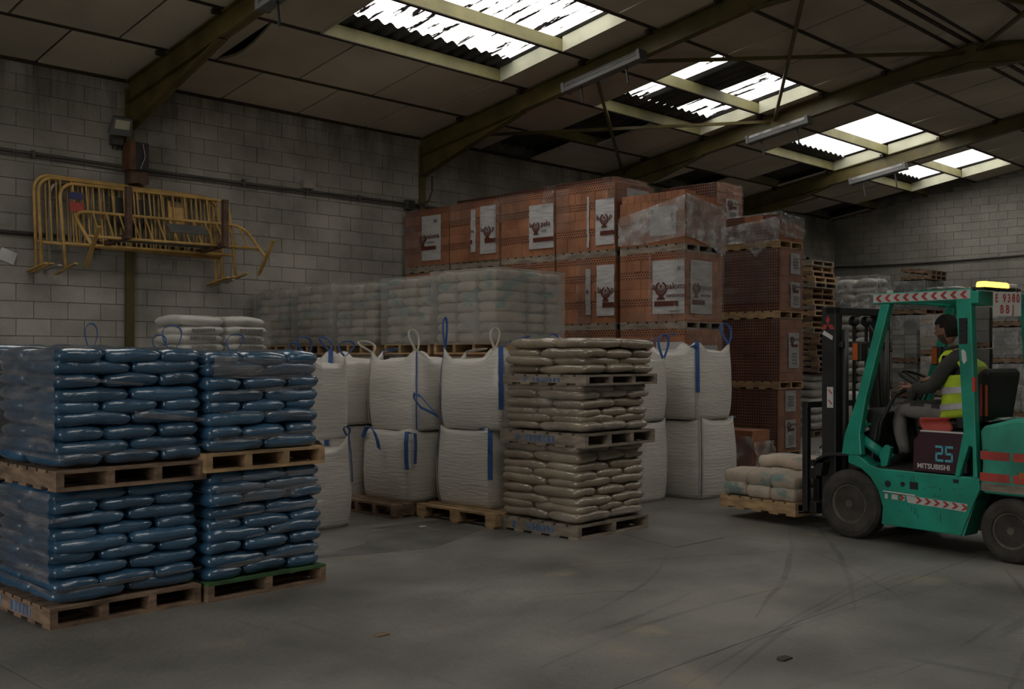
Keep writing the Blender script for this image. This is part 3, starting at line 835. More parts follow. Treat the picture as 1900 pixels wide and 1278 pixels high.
stretch('clear stretch film round the upper blue load of the nearest pile', 2.725, 6.565, 3.745, 7.57, [(1.045, 1.085, 1.08, 1.095, 0, 1), (1.30, 1.34, 1.24, 1.27, .5, 1), (1.555, 1.58, 1.50, 1.52, 0, .55)], (1.10, 1.74), layer=(.982, .0835))
stretch('clear stretch film round the lower blue load of the nearest pile', 2.70, 6.585, 3.725, 7.56, [(.205, .245, .235, .25, 0, 1), (.66, .685, .69, .70, .0, .4)], (.28, .84), layer=(.13, .0785), seed=4)
stretch('clear stretch film round the blue load on the yellowish pallet', 3.735, 6.515, 4.685, 7.5, [(1.09, 1.13, 1.12, 1.16, .05, 1), (1.55, 1.70, 1.52, 1.66, .05, 1), (1.43, 1.455, 1.46, 1.49, .1, 1), (1.30, 1.32, 1.25, 1.29, .1, .9)], layer=(1.025, .0855), seed=8)
stretch('clear stretch film round the blue load on the green-edged pallet', 3.755, 6.525, 4.715, 7.5, [(.21, .245, .24, .29, .05, 1), (.66, .78, .68, .80, .05, 1), (.40, .42, .47, .50, .3, 1), (.55, .58, .58, .62, .05, 1), (.81, .85, .82, .86, .1, .9)], layer=(.13, .0835), seed=12)

# --- beige tower --------------------------------------------------------------
pallet((7.37, 6.27, 0), 1.07, 1.05, 'grey pallet with blue stencilled side at the foot of the beige tower', 'woodgrey', nst=3, marks=True)
load(7.40, 6.30, 1.02, 1.0, .13, 9, .080, 'beigebag', 'beige sack', 'lower load of beige tower', 'beige sacks, lower load', 0)
pallet((7.37, 6.19, .85), 1.07, 1.09, 'grey pallet with blue stencilled side under the middle beige load', 'woodgrey', nst=4, marks=True)
load(7.40, 6.24, 1.0, 1.0, .98, 6, .075, 'beigebag', 'beige sack', 'middle load of beige tower', 'beige sacks, middle load', 1)
pallet((7.36, 6.17, 1.425), 1.09, 1.06, 'grey pallet with blue stencilled side under the top beige load', 'woodgrey', h=.10, nst=4, marks=True)
load(7.38, 6.19, 1.06, 1.03, 1.52, 4, .083, 'beigebag', 'beige sack', 'top load of beige tower', 'beige sacks, top load', 1, over=1.2, jit=.025)
stretch('clear stretch film round the middle beige load', 7.385, 6.225, 8.40, 7.24, [(1.0, 1.05, 1.01, 1.06, 0, 1), (1.30, 1.42, 1.33, 1.42, 0, 1)], (1.12, 1.32), 'film', layer=(.98, .075), seed=17)
stretch('clear stretch film round the lower beige load', 7.385, 6.285, 8.42, 7.3, [(.16, .23, .18, .24, 0, 1), (.74, .84, .76, .84, .0, 1)], None, 'film', layer=(.13, .08), seed=21)

# ------------------------------------------------------------------ bulk bags
def fibc(x0, y0, x1, y1, z0, z1, label, loops=(), seed=0, rz=0, lift=.025, group=None, straps=(), bulge=.05, tilt=(0, 0)):
    W, Dp, H = x1 - x0, y1 - y0, z1 - z0
    t = thing('bulk_bag', label, 'bag', ((x0 + x1) / 2, (y0 + y1) / 2, z0), rz, group)
    t.rotation_euler = (tilt[0], tilt[1], rz)
    n = 72; rows = 16
    o1 = Vector((seed * 3.1, seed * 1.7, 5))
    def ring(s, th):
        c_, s_ = math.cos(th), math.sin(th)
        e = 5.5
        r_ = 1 / (abs(c_) ** e + abs(s_) ** e) ** (1 / e)
        return r_ * c_, r_ * s_
    mb = MB()
    v = []
    def corner(th):
        return max(0, math.cos(2 * (th - PI / 4)) ** 2) ** 6 if False else abs(math.sin(2 * th)) ** 9
    for k in range(rows + 1):
        s = k / rows
        b = 1 + bulge * math.sin(PI * min(1, s * 1.05)) ** .8 - .05 * (1 - s) ** 6 - .055 * s ** 5
        for j in range(n):
            th = 2 * PI * j / n
            a, c_ = ring(s, th)
            cr = corner(th)
            bb = b * (1 - .03 * cr * math.sin(PI * s))
            if s > .85: bb += .02 * cr * (s - .85) / .15
            wob = .012 * noise.noise(Vector((a * 2, c_ * 2, s * 3)) + o1) + .006 * noise.noise(Vector((a * 3, c_ * 3, s * 16)) + o1)
            z = H * s + lift * cr * max(0, (s - .55) / .45) ** 2
            v.append(((a * bb + wob * a) * W / 2, (c_ * bb + wob * c_) * Dp / 2, z - .02 * (1 - cr) * s ** 3))
    f = []
    for k in range(rows):
        for j in range(n):
            j2 = (j + 1) % n
            f.append((k * n + j, k * n + j2, (k + 1) * n + j2, (k + 1) * n + j))
    # filled top: sinks just inside the rim, then mounds
    base = rows * n
    R_ = [.93, .82, .6, .35, .12]
    for i, sc_ in enumerate(R_):
        for j in range(n):
            th = 2 * PI * j / n
            a, c_ = ring(1, th); cr = corner(th)
            z = H + lift * cr * (.55, .18, 0, 0, 0)[i] + (-.03, -.02, .005, .02, .03)[i] + .02 * noise.noise(Vector((a * sc_ * 3, c_ * sc_ * 3, 2)) + o1)
            v.append((a * sc_ * W / 2, c_ * sc_ * Dp / 2, z))
        for j in range(n):
            j2 = (j + 1) % n
            f.append((base + i * n + j, base + i * n + j2, base + (i + 1) * n + j2, base + (i + 1) * n + j))
    f.append(tuple(base + len(R_) * n + j for j in range(n)))
    f.append(tuple(range(n - 1, -1, -1)))
    mb.add(v, f)
    obj('bag_body', mb, M['fibc'], t, smooth=True)
    def cpt(sx, sy, s=1.0):
        b = 1 + bulge * math.sin(PI * min(1, s * 1.05)) ** .8 - .05 * (1 - s) ** 6 - .055 * s ** 5
        k_ = .5 ** (1 / 5.5) * 1.0
        b *= (1 - .03 * math.sin(PI * s))
        return Vector((sx * k_ * b * W / 2, sy * k_ * b * Dp / 2, H * s + lift * max(0, (s - .55) / .45) ** 2))
    for lp in loops:
        sx, sy, colr, kind = lp[0], lp[1], lp[2], lp[3]
        h = lp[4] if len(lp) > 4 else .2
        ln = Vector((*lp[5], 0)) if len(lp) > 5 else Vector((0, 0, 0))
        wl_ = lp[6] if len(lp) > 6 else .05
        P = cpt(sx, sy) + Vector((0, 0, -.03))
        # spread direction roughly across the camera's view
        td = Vector((math.sin(TH), -math.cos(TH), 0))
        pts = []
        for i in range(17):
            q = i / 16
            up = h * math.sin(PI * q)
            if kind == 'flop':
                up = h * math.sin(PI * q) * (1.0 if q < .35 else .55)
            pts.append(P + td * wl_ * math.sin(2 * PI * q) + Vector((0, 0, up)) + ln * (math.sin(PI * q) ** 1.6))
        sd = td.cross(Vector((0, 0, 1)))
        side = (sd + Vector((0, 0, .25)) + td * .55)
        mb = MB(); mb.ribbon(pts, .042, side, .006)
        obj('lifting_loop', mb, M['loop' + colr], t, smooth=False)
    for st in straps:
        sx, sy, colr, s0 = st[:4]
        swid = st[4] if len(st) > 4 else (.05 if colr == 'blue' else .03)
        s1_ = st[5] if len(st) > 5 else 1
        pts = []
        for i in range(13):
            s = s1_ - (s1_ - s0) * i / 12
            p = cpt(sx, sy, s); dd = Vector((sx * Dp, sy * W, 0)).normalized()
            pts.append(p + dd * .012 + Vector((.006 * noise.noise(Vector((i * .9, seed, 1))), 0, 0)))
        mb = MB(); mb.ribbon(pts, swid, Vector((-sy * 1.0, sx * 1.0, 0)) if sx != 0 else Vector((1, 0, 0)), .006)
        obj('corner_strap', mb, M['loop' + colr], t)
    return t
G = 'white bulk bags'
# lower row
fibc(5.62, 8.45, 6.52, 9.25, 0, .79, 'low white bulk bag standing on bare floor beside the blue sacks', [(1, -1, 'blue', 'up', .10, (-.02, 0), .03)], 1, lift=.13, group=G, straps=[(1, -1, 'blue', .55)])
pallet((7.02, 8.50, 0), 1.1, .95, 'dark dirty pallet under the lower white bag with the drooping blue loop', 'wood', along='x', group='pallets under white bags', h=.14)
droop = fibc(7.22, 8.50, 8.08, 9.36, .14, .90, 'lower white bulk bag with a blue loop drooping over its front', [], 2, group=G, straps=[(-1, -1, 'white', .05, .03, .5)])
pallet((7.28, 7.26, 0), .92, 1.17, 'clean yellowish block pallet with deck boards showing, under a white bag', 'woodnew', h=.144, style='block', along='y', nb=7, group='pallets under white bags')
fibc(7.44, 7.49, 8.34, 8.37, .144, .945, 'lower white bulk bag on the yellowish block pallet', [(-1, -1, 'blue', 'flop', .03, (-.05, .1), .02)], 3, group=G, straps=[(-1, -1, 'blue', .38), (-1, 1, 'blue', .6, .02), (-1, -1, 'white', .02, .03, .37), (-1, 1, 'white', .02, .03, .58)])
fibc(6.85, 9.45, 7.72, 10.3, 0, .93, 'lower white bulk bag half hidden behind the low one on the floor', [(-1, -1, 'blue', 'flop', .05, (-.1, 0), .05)], 4, group=G, straps=[(-1, -1, 'blue', .6)])
# upper row
fibc(7.47, 7.36, 8.37, 8.36, .945, 1.66, 'upper white bulk bag beside the beige tower, tall blue loop upright', [(-1, 1, 'blue', 'up', .34, (0, 0), .022), (-1, -1, 'blue', 'lean', .13, (.30, -.12), .03), (1, 1, 'white', 'up', .24, (0, 0), .05), (1, -1, 'blue', 'lean', .16, (.1, .05), .06)], 5, group=G, lift=.14, straps=[(-1, 1, 'blue', .25, .02), (-1, -1, 'blue', .30), (-1, -1, 'white', .0, .03, .29)])
mid_bag = fibc(7.30, 8.46, 8.16, 9.36, .90, 1.66, 'upper white bulk bag in the middle with two white loops on top', [(-1, -1, 'white', 'up', .25, (-.02, .06), .05), (-1, 1, 'white', 'lean', .14, (.02, .22), .08), (1, -1, 'white', 'lean', .05, (.12, -.2), .05)], 6, group=G, lift=.10, straps=[(-1, -1, 'blue', .02, .014), (-1, 1, 'white', .05)])
fibc(6.88, 9.42, 7.75, 10.3, .93, 1.66, 'upper white bulk bag next to the blue sacks with a long blue strap', [(-1, -1, 'blue', 'lean', .18, (-.05, .1), .05), (1, -1, 'blue', 'lean', .05, (.2, 0), .06), (-1, 1, 'blue', 'up', .12, (0, 0), .05)], 7, group=G, lift=.10, straps=[(-1, -1, 'blue', .36), (-1, -1, 'white', .02, .03, .35)])
fibc(8.55, 7.55, 9.42, 8.38, 0, .94, 'lower white bulk bag hidden behind the beige tower', [], 8, group=G)
fibc(8.52, 7.52, 9.40, 8.38, .94, 1.68, 'upper white bulk bag behind the beige tower, near its left end', [(-1, -1, 'white', 'up', .22, (0, 0), .045), (1, -1, 'blue', 'lean', .16, (.05, .05), .07)], 9, group=G)
fibc(9.50, 7.3, 10.30, 8.1, 0, .94, 'lower white bulk bag behind the beige tower beside the big pair', [], 10, group=G)
fibc(9.48, 7.3, 10.28, 8.1, .94, 1.66, 'upper white bulk bag behind the beige tower beside the big pair', [(-1, -1, 'white', 'lean', .15, (.05, 0), .05), (1, -1, 'blue', 'up', .30, (0, 0), .06)], 11, group=G)
fibc(10.42, 6.96, 11.25, 7.80, 0, .94, 'bottom bag of the big white pair standing on the floor', [(1, -1, 'blue', 'flop', .02, (.04, 0), .02)], 12, group=G, bulge=.075, straps=[(-1, -1, 'white', .02, .045), (-1, -1, 'blue', .02, .012)])
fibc(10.40, 7.0, 11.22, 7.80, .94, 1.76, 'top bag of the big white pair with a blue strap down its corner', [(-1, -1, 'blue', 'flop', -.06, (-.06, .02), .03), (-1, 1, 'blue', 'lean', .13, (.12, -.25), .07), (1, -1, 'blue', 'lean', .26, (-.04, .04), .06)], 13, group=G, lift=.11, straps=[(-1, -1, 'blue', .40), (-1, -1, 'white', .02, .03, .39)])
# bags behind the blue piles: loops peep over
for i, (x, y, lp) in enumerate([(4.45, 10.0, [(-1, -1, 'blue', 'up', .30, (0, 0), .06), (1, -1, 'blue', 'lean', .2, (0, 0), .07)]), (5.30, 10.0, [(-1, -1, 'blue', 'lean', .30, (.0, 0), .1), (1, -1, 'blue', 'lean', .22, (.05, 0), .09)])]):
    fibc(x, y, x + .85, y + .85, 0, .93, 'lower white bulk bag hidden behind the blue piles, %s' % ['farther from the sack heap', 'nearer the sack heap'][i], [], 14 + i, group=G)
    fibc(x, y, x + .85, y + .85, .93, 1.72, 'white bulk bag, blue loops peeping over the blue piles, %s' % ['at the olive column', 'at the white sack heap'][i], lp, 16 + i, group=G)
fibc(6.02, 8.62, 6.58, 9.3, .86, 1.62, 'white bulk bag just behind the blue sacks with blue loops', [(-1, -1, 'blue', 'lean', .2, (-.05, 0), .07), (1, -1, 'blue', 'lean', .16, (.03, 0), .08)], 18, group=G, lift=.1)

def droop_loop(bag, pts, w_, side, m='loopblue'):
    mb = MB(); o = bag.location
    mb.ribbon([Vector(p) - o for p in pts], w_, side, .006)
    obj('lifting_loop', mb, M[m], bag)
droop_loop(droop, [(7.22, 9.26, .80), (7.20, 9.20, .88), (7.17, 9.12, .92), (7.14, 9.02, .92), (7.12, 8.94, .88), (7.12, 8.89, .80), (7.13, 8.87, .70)], .06, (0, 1, .35))
droop_loop(droop, [(7.25, 8.50, .88), (7.19, 8.48, .90), (7.17, 8.47, .80), (7.18, 8.48, .62), (7.20, 8.49, .50)], .05, (-.3, 1, 0))
droop_loop(droop, [(7.25, 8.47, .88), (7.26, 8.43, .88), (7.26, 8.42, .75), (7.26, 8.43, .56)], .05, (1, .3, 0))
droop_loop(mid_bag, [(7.31, 8.40, 1.15), (7.25, 8.44, 1.25), (7.24, 8.42, 1.30), (7.27, 8.36, 1.28), (7.33, 8.28, 1.17), (7.40, 8.20, 1.05)], .04, (0, .5, .6))
droop_loop(mid_bag, [(7.26, 8.44, 1.24), (7.30, 8.37, 1.15), (7.36, 8.30, 1.11), (7.40, 8.22, 1.06)], .035, (0, .3, .7))
# --- heap of white printed sacks by the wall -----------------------------------
tag(obj('pallet_load', MB().box(5.98, 10.95, 0, 7.12, 11.75, 1.62), M['whitesack'], bevel=.06), 'white wrapped load under the printed white sacks', 'load')
n_ = 0
for k in range(5):
    for i in range(2 if k < 4 else 2):
        me = bag_mesh(.56, .72, .13, 'whitesack', 1 + (k + i) % 2)
        o = sack(me, (6.26 + i * .57 + (k % 2) * .02, 11.34, 1.62 + k * .105), (random.uniform(-.02, .02), random.uniform(-.03, .03), PI if i else 0), 'white printed sack, %s of its heap by the wall, %s end' % (['bottom', 'second layer', 'middle layer', 'fourth layer', 'top'][k], ['blue sack', 'cement stack'][i]), 'white sacks in the heap by the wall')
        if k < 4:
            mb = MB(); rr = random.Random(k * 7 + i)
            x = -.18
            while x < .12:
                q = rr.uniform(.012, .03)
                s_ = -1 if not i else 1
                mb.box(x, s_ * .372 - .006, .045, x + q, s_ * .372 + .006, .085); x += q + .012
            obj('print', mb, M['ink2'], o)
mb = MB()
wavy_sheet(mb, (5.95, 10.93), (7.12, 10.93), 1.62, 2.14, (0, -1), .02, 20, 10, 31)
tag(obj('stretch_film', mb, M['film'], smooth=True, recalc=False), 'clear film over the front of the white printed sack heap', 'film')

# --- row of film-wrapped cement stacks -------------------------------------------
yy = 8.42
wd_ = [1.17, 1.0, 1.0, .99, .9]
nmz = ['nearest the beige tower', 'second from the beige tower', 'in the middle of the row', 'second from the block wall', 'against the block wall']
for s in range(5):
    y0, y1 = yy, yy + wd_[s] - .12
    x0, x1 = 8.45 + (.05 if s in (1, 3) else 0), 9.62
    zt = 2.66 + (.03, .0, -.03, -.0, -.03)[s]
    tag(obj('pallet_load', MB().box(x0 + .03, y0 + .03, .13, x1 - .03, y1 - .03, 1.70), M['cementbag'], bevel=.04), 'lower wrapped cement load, %s' % nmz[s], 'load', 'lower cement loads')
    pallet((x0, y0, 0), x1 - x0, y1 - y0, 'floor pallet of the cement stack %s' % nmz[s], 'wood', group='cement floor pallets')
    pallet((x0, y0, 1.72), x1 - x0, y1 - y0, 'pallet under the upper cement stack %s' % nmz[s], 'woodnew', group='cement upper pallets', along='x')
    nl = 7; h = (zt - 1.85) / nl
    wl_ = thing('wrapped_load', 'cement sacks under cloudy stretch film, upper stack %s' % nmz[s], 'load', ((x0 + x1) / 2, (y0 + y1) / 2, 1.85), 0, 'wrapped cement loads')
    hx, hy = (x1 - x0) / 2, (y1 - y0) / 2
    for k in range(nl):
        nb_ = 3
        for i in range(nb_):
            a = 2 * hy / nb_
            me = bag_mesh(.52, round(a, 2) * .99, h * 1.06, 'cementbag', 1 + (k + i) % 2, p=9, q=.4)
            link('sack', me, wl_, (-hx + .28 + .012 * ((k + i) % 2), -hy + a * (i + .5), k * h), (0, 0, PI * ((k + i) % 2)))
        if s == 0:
            for i in range(2):
                me = bag_mesh(.29, .8, h * 1.06, 'cementbag', 1 + (k + i) % 2, p=9, q=.4)
                link('sack', me, wl_, (-hx + .735 + .305 * i, -hy + .41, k * h))
    if s: obj('sack_core', MB().box(-hx + .58, -hy + .02, .01, hx - .02, hy - .02, zt - 1.86), M['cementbag'], wl_, bevel=.04)
    mb = MB()
    e = .03
    wavy_sheet(mb, (-hx - e, hy + e), (-hx - e, -hy - e), -.01, zt - 1.83, (-1, 0), .015, 24, 14, 40 + s)
    wavy_sheet(mb, (-hx - e, -hy - e), (hx - .01, -hy - e), -.01, zt - 1.83, (0, -1), .015, 24, 14, 50 + s)
    mb.grid(lambda u, v: (-hx - e + (2 * hx + e) * u, -hy - e + 2 * (hy + e) * v, zt - 1.83 + .015 * noise.noise(Vector((u * 4, v * 4, s)))), 12, 12)
    obj('stretch_film', mb, M['filmhaze'], wl_, smooth=True, recalc=False)
    yy += wd_[s]
# ------------------------------------------------------------------ lettering
_txt = {}
def text_mesh(s, size, m, ext=.0015, align='CENTER', bold=None):
    if bold is None: bold = size * .007
    k = (s, round(size, 4), m, align, bold)
    if k in _txt: return _txt[k]
    cu = bpy.data.curves.new('lettering', 'FONT'); cu.body = s; cu.size = size; cu.extrude = ext; cu.align_x = align; cu.offset = bold
    cu.resolution_u = 4
    o = bpy.data.objects.new('lettering', cu); COL.objects.link(o)
    me = bpy.data.meshes.new_from_object(o)
    COL.objects.unlink(o); bpy.data.objects.remove(o); bpy.data.curves.remove(cu)
    me.materials.clear(); me.materials.append(M[m])
    _txt[k] = me
    return me
FACE_X = Matrix(((0, 0, -1), (-1, 0, 0), (0, 1, 0))).to_euler()     # text on a face looking to -x
FACE_Y = (R(90), 0, 0)                                              # text on a face looking to -y
def emblem_mesh():
    """crescent rings open at the top, a bird in the middle, a splayed foot"""
    if 'emblem' in _txt: return _txt['emblem']
    mb = MB()
    def arc(r0, r1, a0, a1, taper=True):
        n = 18; v = []; f = []
        for i in range(n + 1):
            t = i / n; a = a0 + (a1 - a0) * t
            k = (math.sin(PI * t) * .8 + .2) if taper else 1
            rm = (r0 + r1) / 2; hw = (r1 - r0) / 2 * k
            for r_ in (rm - hw, rm + hw):
                for z in (0, .002): v.append((r_ * math.cos(a), r_ * math.sin(a), z))
        for i in range(n):
            a = i * 4; b = a + 4
            f += [(a, a + 2, b + 2, b), (a + 1, b + 1, b + 3, a + 3), (a, b, b + 1, a + 1), (a + 2, a + 3, b + 3, b + 2)]
        mb.add(v, f)
    arc(.37, .52, R(-252), R(72), False); arc(.215, .325, R(-225), R(45)); arc(.10, .175, R(-205), R(25))
    P3 = lambda a, b, d: (a, b, d)
    mb.prism([(-.04, -.02), (.04, -.02), (.05, .10), (.20, .20), (.06, .22), (.03, .32), (0, .36), (-.03, .32), (-.06, .22), (-.20, .20), (-.05, .10)], P3, 0, .002)
    mb.prism([(-.17, -.46), (.17, -.46), (.22, -.60), (.36, -.70), (.36, -.78), (-.36, -.78), (-.36, -.70), (-.22, -.60)], P3, 0, .002)
    _txt['emblem'] = mb.mesh('emblem', M['ink'])
    return _txt['emblem']
def on_sheet(parent, me, name, p, face, scale=1):
    return link(name, me, parent, p, FACE_X if face == 'x' else FACE_Y, (scale,) * 3)
def print_sheet(t, face, fixed, a0, a1, z0, z1, words=(), bar=None, seed=0, name='printed_sheet', small=None):
    """printed wrapper on the pack face. face 'x': a = -y direction position; a0<a1 running right as seen"""
    mb = MB()
    s_ = Vector((seed * 2.3, seed * .7, 1))
    def fn(u, v):
        a = a0 + (a1 - a0) * u; z = z0 + (z1 - z0) * v
        o = .004 * noise.noise(Vector((a * 6, z * 22, seed)) ) + .003 * noise.noise(Vector((a * 14, z * 60, seed)))
        e = .008 * noise.noise(Vector((z * 8, seed, 3))) * (1 if u in (0, 1) else 0)
        return (fixed - .014 - o, -(a + e), z) if face == 'x' else (a + e, fixed - .014 - o, z)
    mb.grid(fn, 14, 26)
    sh = obj(name, mb, M['print'], t, smooth=True, recalc=False)
    def at(a, z): return (fixed - .024, -a, z) if face == 'x' else (a, fixed - .024, z)
    for wd in words:
        if wd[0] == 'text':
            on_sheet(sh, text_mesh(wd[1], wd[2], wd[5] if len(wd) > 5 else 'ink', align='LEFT'), 'lettering', at(wd[3], wd[4]), face)
        elif wd[0] == 'emblem':
            on_sheet(sh, emblem_mesh(), 'emblem', at(wd[1], wd[2]), face, wd[3] * .92)
    if bar:
        b0, b1, bz, bh = bar
        m_ = MB()
        if face == 'x': m_.box(fixed - .026, -b1, bz, fixed - .022, -b0, bz + bh)
        else: m_.box(b0, fixed - .026, bz, b1, fixed - .022, bz + bh)
        obj('printed_bar', m_, M['ink'], sh)
    if small:
        for (b0, b1, bz, bh) in small:
            m_ = MB()
            if face == 'x': m_.box(fixed - .025, -b1, bz, fixed - .022, -b0, bz + bh)
            else: m_.box(b0, fixed - .025, bz, b1, fixed - .022, bz + bh)
            obj('fine_print', m_, M['ink2'], sh)
    return sh
# course list of an orange pack, from the bottom: kind, height, pieces across the front, across the side
ORANGE = [('p', .205, 5, 4), ('h', .105, 4, 4), ('p', .13, 3, 4), ('p', .13, 3, 4), ('h', .105, 4, 4), ('p', .145, 9, 7), ('h', .10, 4, 4)]
def orange_pack(x0, y0, w, d, z0, label, courses=ORANGE, side=True, group='orange brick packs', seed=0, top_bricks=False):
    t = thing('brick_pack', label, 'bricks', (x0 + d / 2, y0 + w / 2, z0), 0, group)
    rr = random.Random(seed)
    z = 0
    for kd, h, nf, ns in courses:
        m = M['brickhole'] if kd == 'h' else M['brick']
        for i in range(nf):
            a = w / nf; pr = rr.uniform(-.004, .004)
            piece('brick', m, t, -d / 2 + pr, -w / 2 + a * i + .002, z + .001, -d / 2 + .22, -w / 2 + a * (i + 1) - .002, z + h - .002)
        if side:
            q = (d - .222) / ns
            for i in range(ns):
                pr = rr.uniform(-.003, .004)
                piece('brick', M['brick'], t, -d / 2 + .222 + q * i + .002, -w / 2 + pr, z + .001, -d / 2 + .222 + q * (i + 1) - .002, -w / 2 + .2, z + h - .002)
        z += h
    piece('inner_bricks', M['core'], t, -d / 2 + .15, -w / 2 + (.15 if side else .01), 0, d / 2 - .01, w / 2 - .01, z - .012)
    return t, z
def pack_film(t, w, d, h, m='film', front=None, side=True, top=True, seed=0, amp=.012, name='shrink_film'):
    mb = MB(); e = .03
    if front:
        for (u0, u1, za, zb) in front:
            wavy_sheet(mb, (-d / 2 - e, w / 2 - w * u0), (-d / 2 - e, w / 2 - w * u1), za, zb, (-1, 0), amp, 12, 18, seed)
    if side: wavy_sheet(mb, (-d / 2 - e * .5, -w / 2 - e), (d / 2, -w / 2 - e), .02, h + .01, (0, -1), amp, 22, 22, seed + 5)
    if top: mb.grid(lambda u, v: (-d / 2 - e + (d + e) * u, -w / 2 - e + (w + e) * v, h + .015 + .018 * noise.noise(Vector((u * 5, v * 5, seed))) - .02 * (u < .01)), 10, 10)
    return obj(name, mb, M[m], t, smooth=True, recalc=False)
BX = 11.3
PW = 1.06
packs = {}
def orange_pallet(y0, z0, where, w=PW):
    pallet((BX, y0, z0), .90, w, 'brick pallet ' + where, 'woodgrey', group='pallets under orange bricks', along='y', h=.11)
ycol = [7.81, 8.95, 10.06, 11.18, 12.30]      # near edge of each column, from the open end to the wall
cname = ['open-end column', 'second column from open end', 'middle column', 'fourth column from open end', 'column against the block wall']
for ci, y0 in enumerate(ycol):
    wq = PW + (.02 if ci else 0)
    for lv in range(4):
        z0 = .02 + lv * 1.01
        if lv == 0 and ci > 2: pass
        orange_pallet(y0, z0, '%s, %s level' % (cname[ci], ORD[lv]), wq)
        zb = z0 + .11
        vis = lv == 3 or (lv == 2 and ci < 3) or (lv == 1 and ci < 2)
        if not vis:
            o = MB().box(BX + .01, y0 + .01, zb, BX + .88, y0 + wq - .01, zb + .895)
            tag(obj('pallet_load', o, M['brick']), 'supporting orange brick load, %s, %s level' % (cname[ci], ORD[lv]), 'load', 'hidden brick loads')
            continue
        if lv == 3 and ci == 0:
            cs_ = [('p', .205, 5, 4), ('h', .105, 4, 4), ('p', .13, 3, 4), ('p', .15, 9, 7)]
            t, hh = orange_pack(BX, y0, wq, .87, zb, 'opened orange brick pack with torn film, bare bricks on top', cs_, seed=91)
            for i in range(10):
                a = wq * .97 / 10
                piece('brick', M['brick'], t, -.435, -wq / 2 + a * i + .003, hh, -.435 + .24, -wq / 2 + a * (i + 1) - .002, hh + .10)
            for i in range(4):
                piece('brick', M['brickhole'], t, -.19 + i * .12, -wq / 2 + .01, hh, -.19 + i * .12 + .115, -wq / 2 + .25, hh + .06)
            print_sheet(t, 'x', -.435, -.02, .40, .12, .50, small=[(.0, .03, .42, .05), (.32, .36, .3, .1)], seed=5)
            mb = MB()
            wavy_sheet(mb, (-.475, wq / 2), (-.475, -wq / 2 - .03), 0, 0, (-1, 0), .02, 30, 16, 7, lambda u: .02 + .10 * max(0, u - .35), lambda u: .40 + .22 * u)
            wavy_sheet(mb, (-.475, -wq / 2 - .035), (.45, -wq / 2 - .05), 0, 0, (0, -1), .035, 26, 22, 9, lambda u: .08 - .28 * u * u + .1 * (u > .9), lambda u: .64 - .12 * u)
            obj('crumpled_film', mb, M['filmcrumple'], t, smooth=True, recalc=False)
            continue
        lab = 'orange brick pack, %s, %s level' % (cname[ci], ORD[lv])
        t, hh = orange_pack(BX + (.0 if ci != 3 else -.02), y0, wq, .87, zb, lab, seed=ci * 10 + lv, side=ci < 2 or lv == 3)
        L_ = -wq / 2
        z1, z0s = .80, .10
        sc_ = .125
        if (ci, lv) == (0, 2):
            print_sheet(t, 'x', -.435, .02, .53, z0s, z1, [('text', 'a', .14, -.0 + .015, .42), ('emblem', .165, .43, .20), ('text', 'paloma', .118, .235, .42), ('text', 'cerámicas', .075, .25, .315)], (.06, .44, .20, .065), 1, small=[(.43, .47, .66, .05), (.3, .45, .12, .02)])
            print_sheet(t, 'y', -w_ if False else -wq / 2, -.33, .17, z0s, z1, [('emblem', -.21, .43, .17), ('text', 'paloma', .10, -.13, .42, 'ink2'), ('text', 'cerámicas', .06, -.12, .33, 'ink2')], (-.30, -.02, .22, .06), 2)
            pack_film(t, wq, .87, hh, 'film', [(.47, .52, .1, hh), (0.86, 1.03, .02, hh * .98), (.2, .9, .0, .12)], True, True, 3)
        elif (ci, lv) == (1, 2):
            print_sheet(t, 'x', -.435, .02, .11, .12, .76, [('text', 'a', .11, .035, .42)], None, 3, name='printed_strip')
            print_sheet(t, 'x', -.435, .22, .53, .10, .80, [('text', 'la', .12, .24, .42), ('emblem', .385, .42, .17), ('text', 'p', .12, .47, .42)], (.33, .53, .22, .065), 4)
            pack_film(t, wq, .87, hh, 'film', [(.38, .62, .0, .9)], False, True, 4)
        elif (ci, lv) == (1, 3):
            print_sheet(t, 'x', -.435, .045, .085, .05, .76, [], None, 3, name='printed_strip')
            print_sheet(t, 'x', -.435, .20, .53, .07, .70, [('text', 'la', .10, .215, .42), ('emblem', .36, .42, .16), ('text', 'p', .11, .445, .42)], (.29, .53, .20, .06), 5)
            pack_film(t, wq, .87, hh, 'film', [(0, .25, .3, .9), (.86, 1.0, .68, .92)], True, True, 5)
            sh = print_sheet(t, 'y', -wq / 2, -.2, .3, .55, .86, [], None, 6)
        elif (ci, lv) == (2, 3):
            print_sheet(t, 'x', -.435, .05, .53, .10, .74, [('text', 'la', .10, .065, .42), ('emblem', .195, .42, .155), ('text', 'palo', .11, .29, .42), ('text', 'cerá', .06, .29, .34, 'ink2')], (.14, .53, .20, .06), 7)
            pack_film(t, wq, .87, hh, 'film', [(0, .52, .55, .93), (.8, 1, .7, .92)], False, True, 6, .02)
        elif (ci, lv) == (3, 3):
            print_sheet(t, 'x', -.435, -.05, .06, .14, .80, [('text', 'ra', .08, -.035, .44)], (-.05, -.01, .27, .06), 8, name='printed_strip')
            print_sheet(t, 'x', -.435, .16, .50, .10, .83, [('text', 'la', .10, .175, .44), ('emblem', .325, .44, .17), ('text', 'p', .11, .42, .44)], (.27, .50, .26, .065), 9)
            pack_film(t, wq, .87, hh, 'film', [(0, .45, .6, .93), (.93, 1.03, .1, .9)], True, True, 7, .015)
        elif (ci, lv) == (4, 3):
            print_sheet(t, 'x', -.435, -.10, .36, .08, .80, [('emblem', -.075, .43, .17), ('text', 'paloma', .115, .0, .43), ('text', 'cerámicas', .05, .02, .36, 'ink2')], (-.10, .25, .25, .06), 10, small=[(.2, .28, .68, .05)])
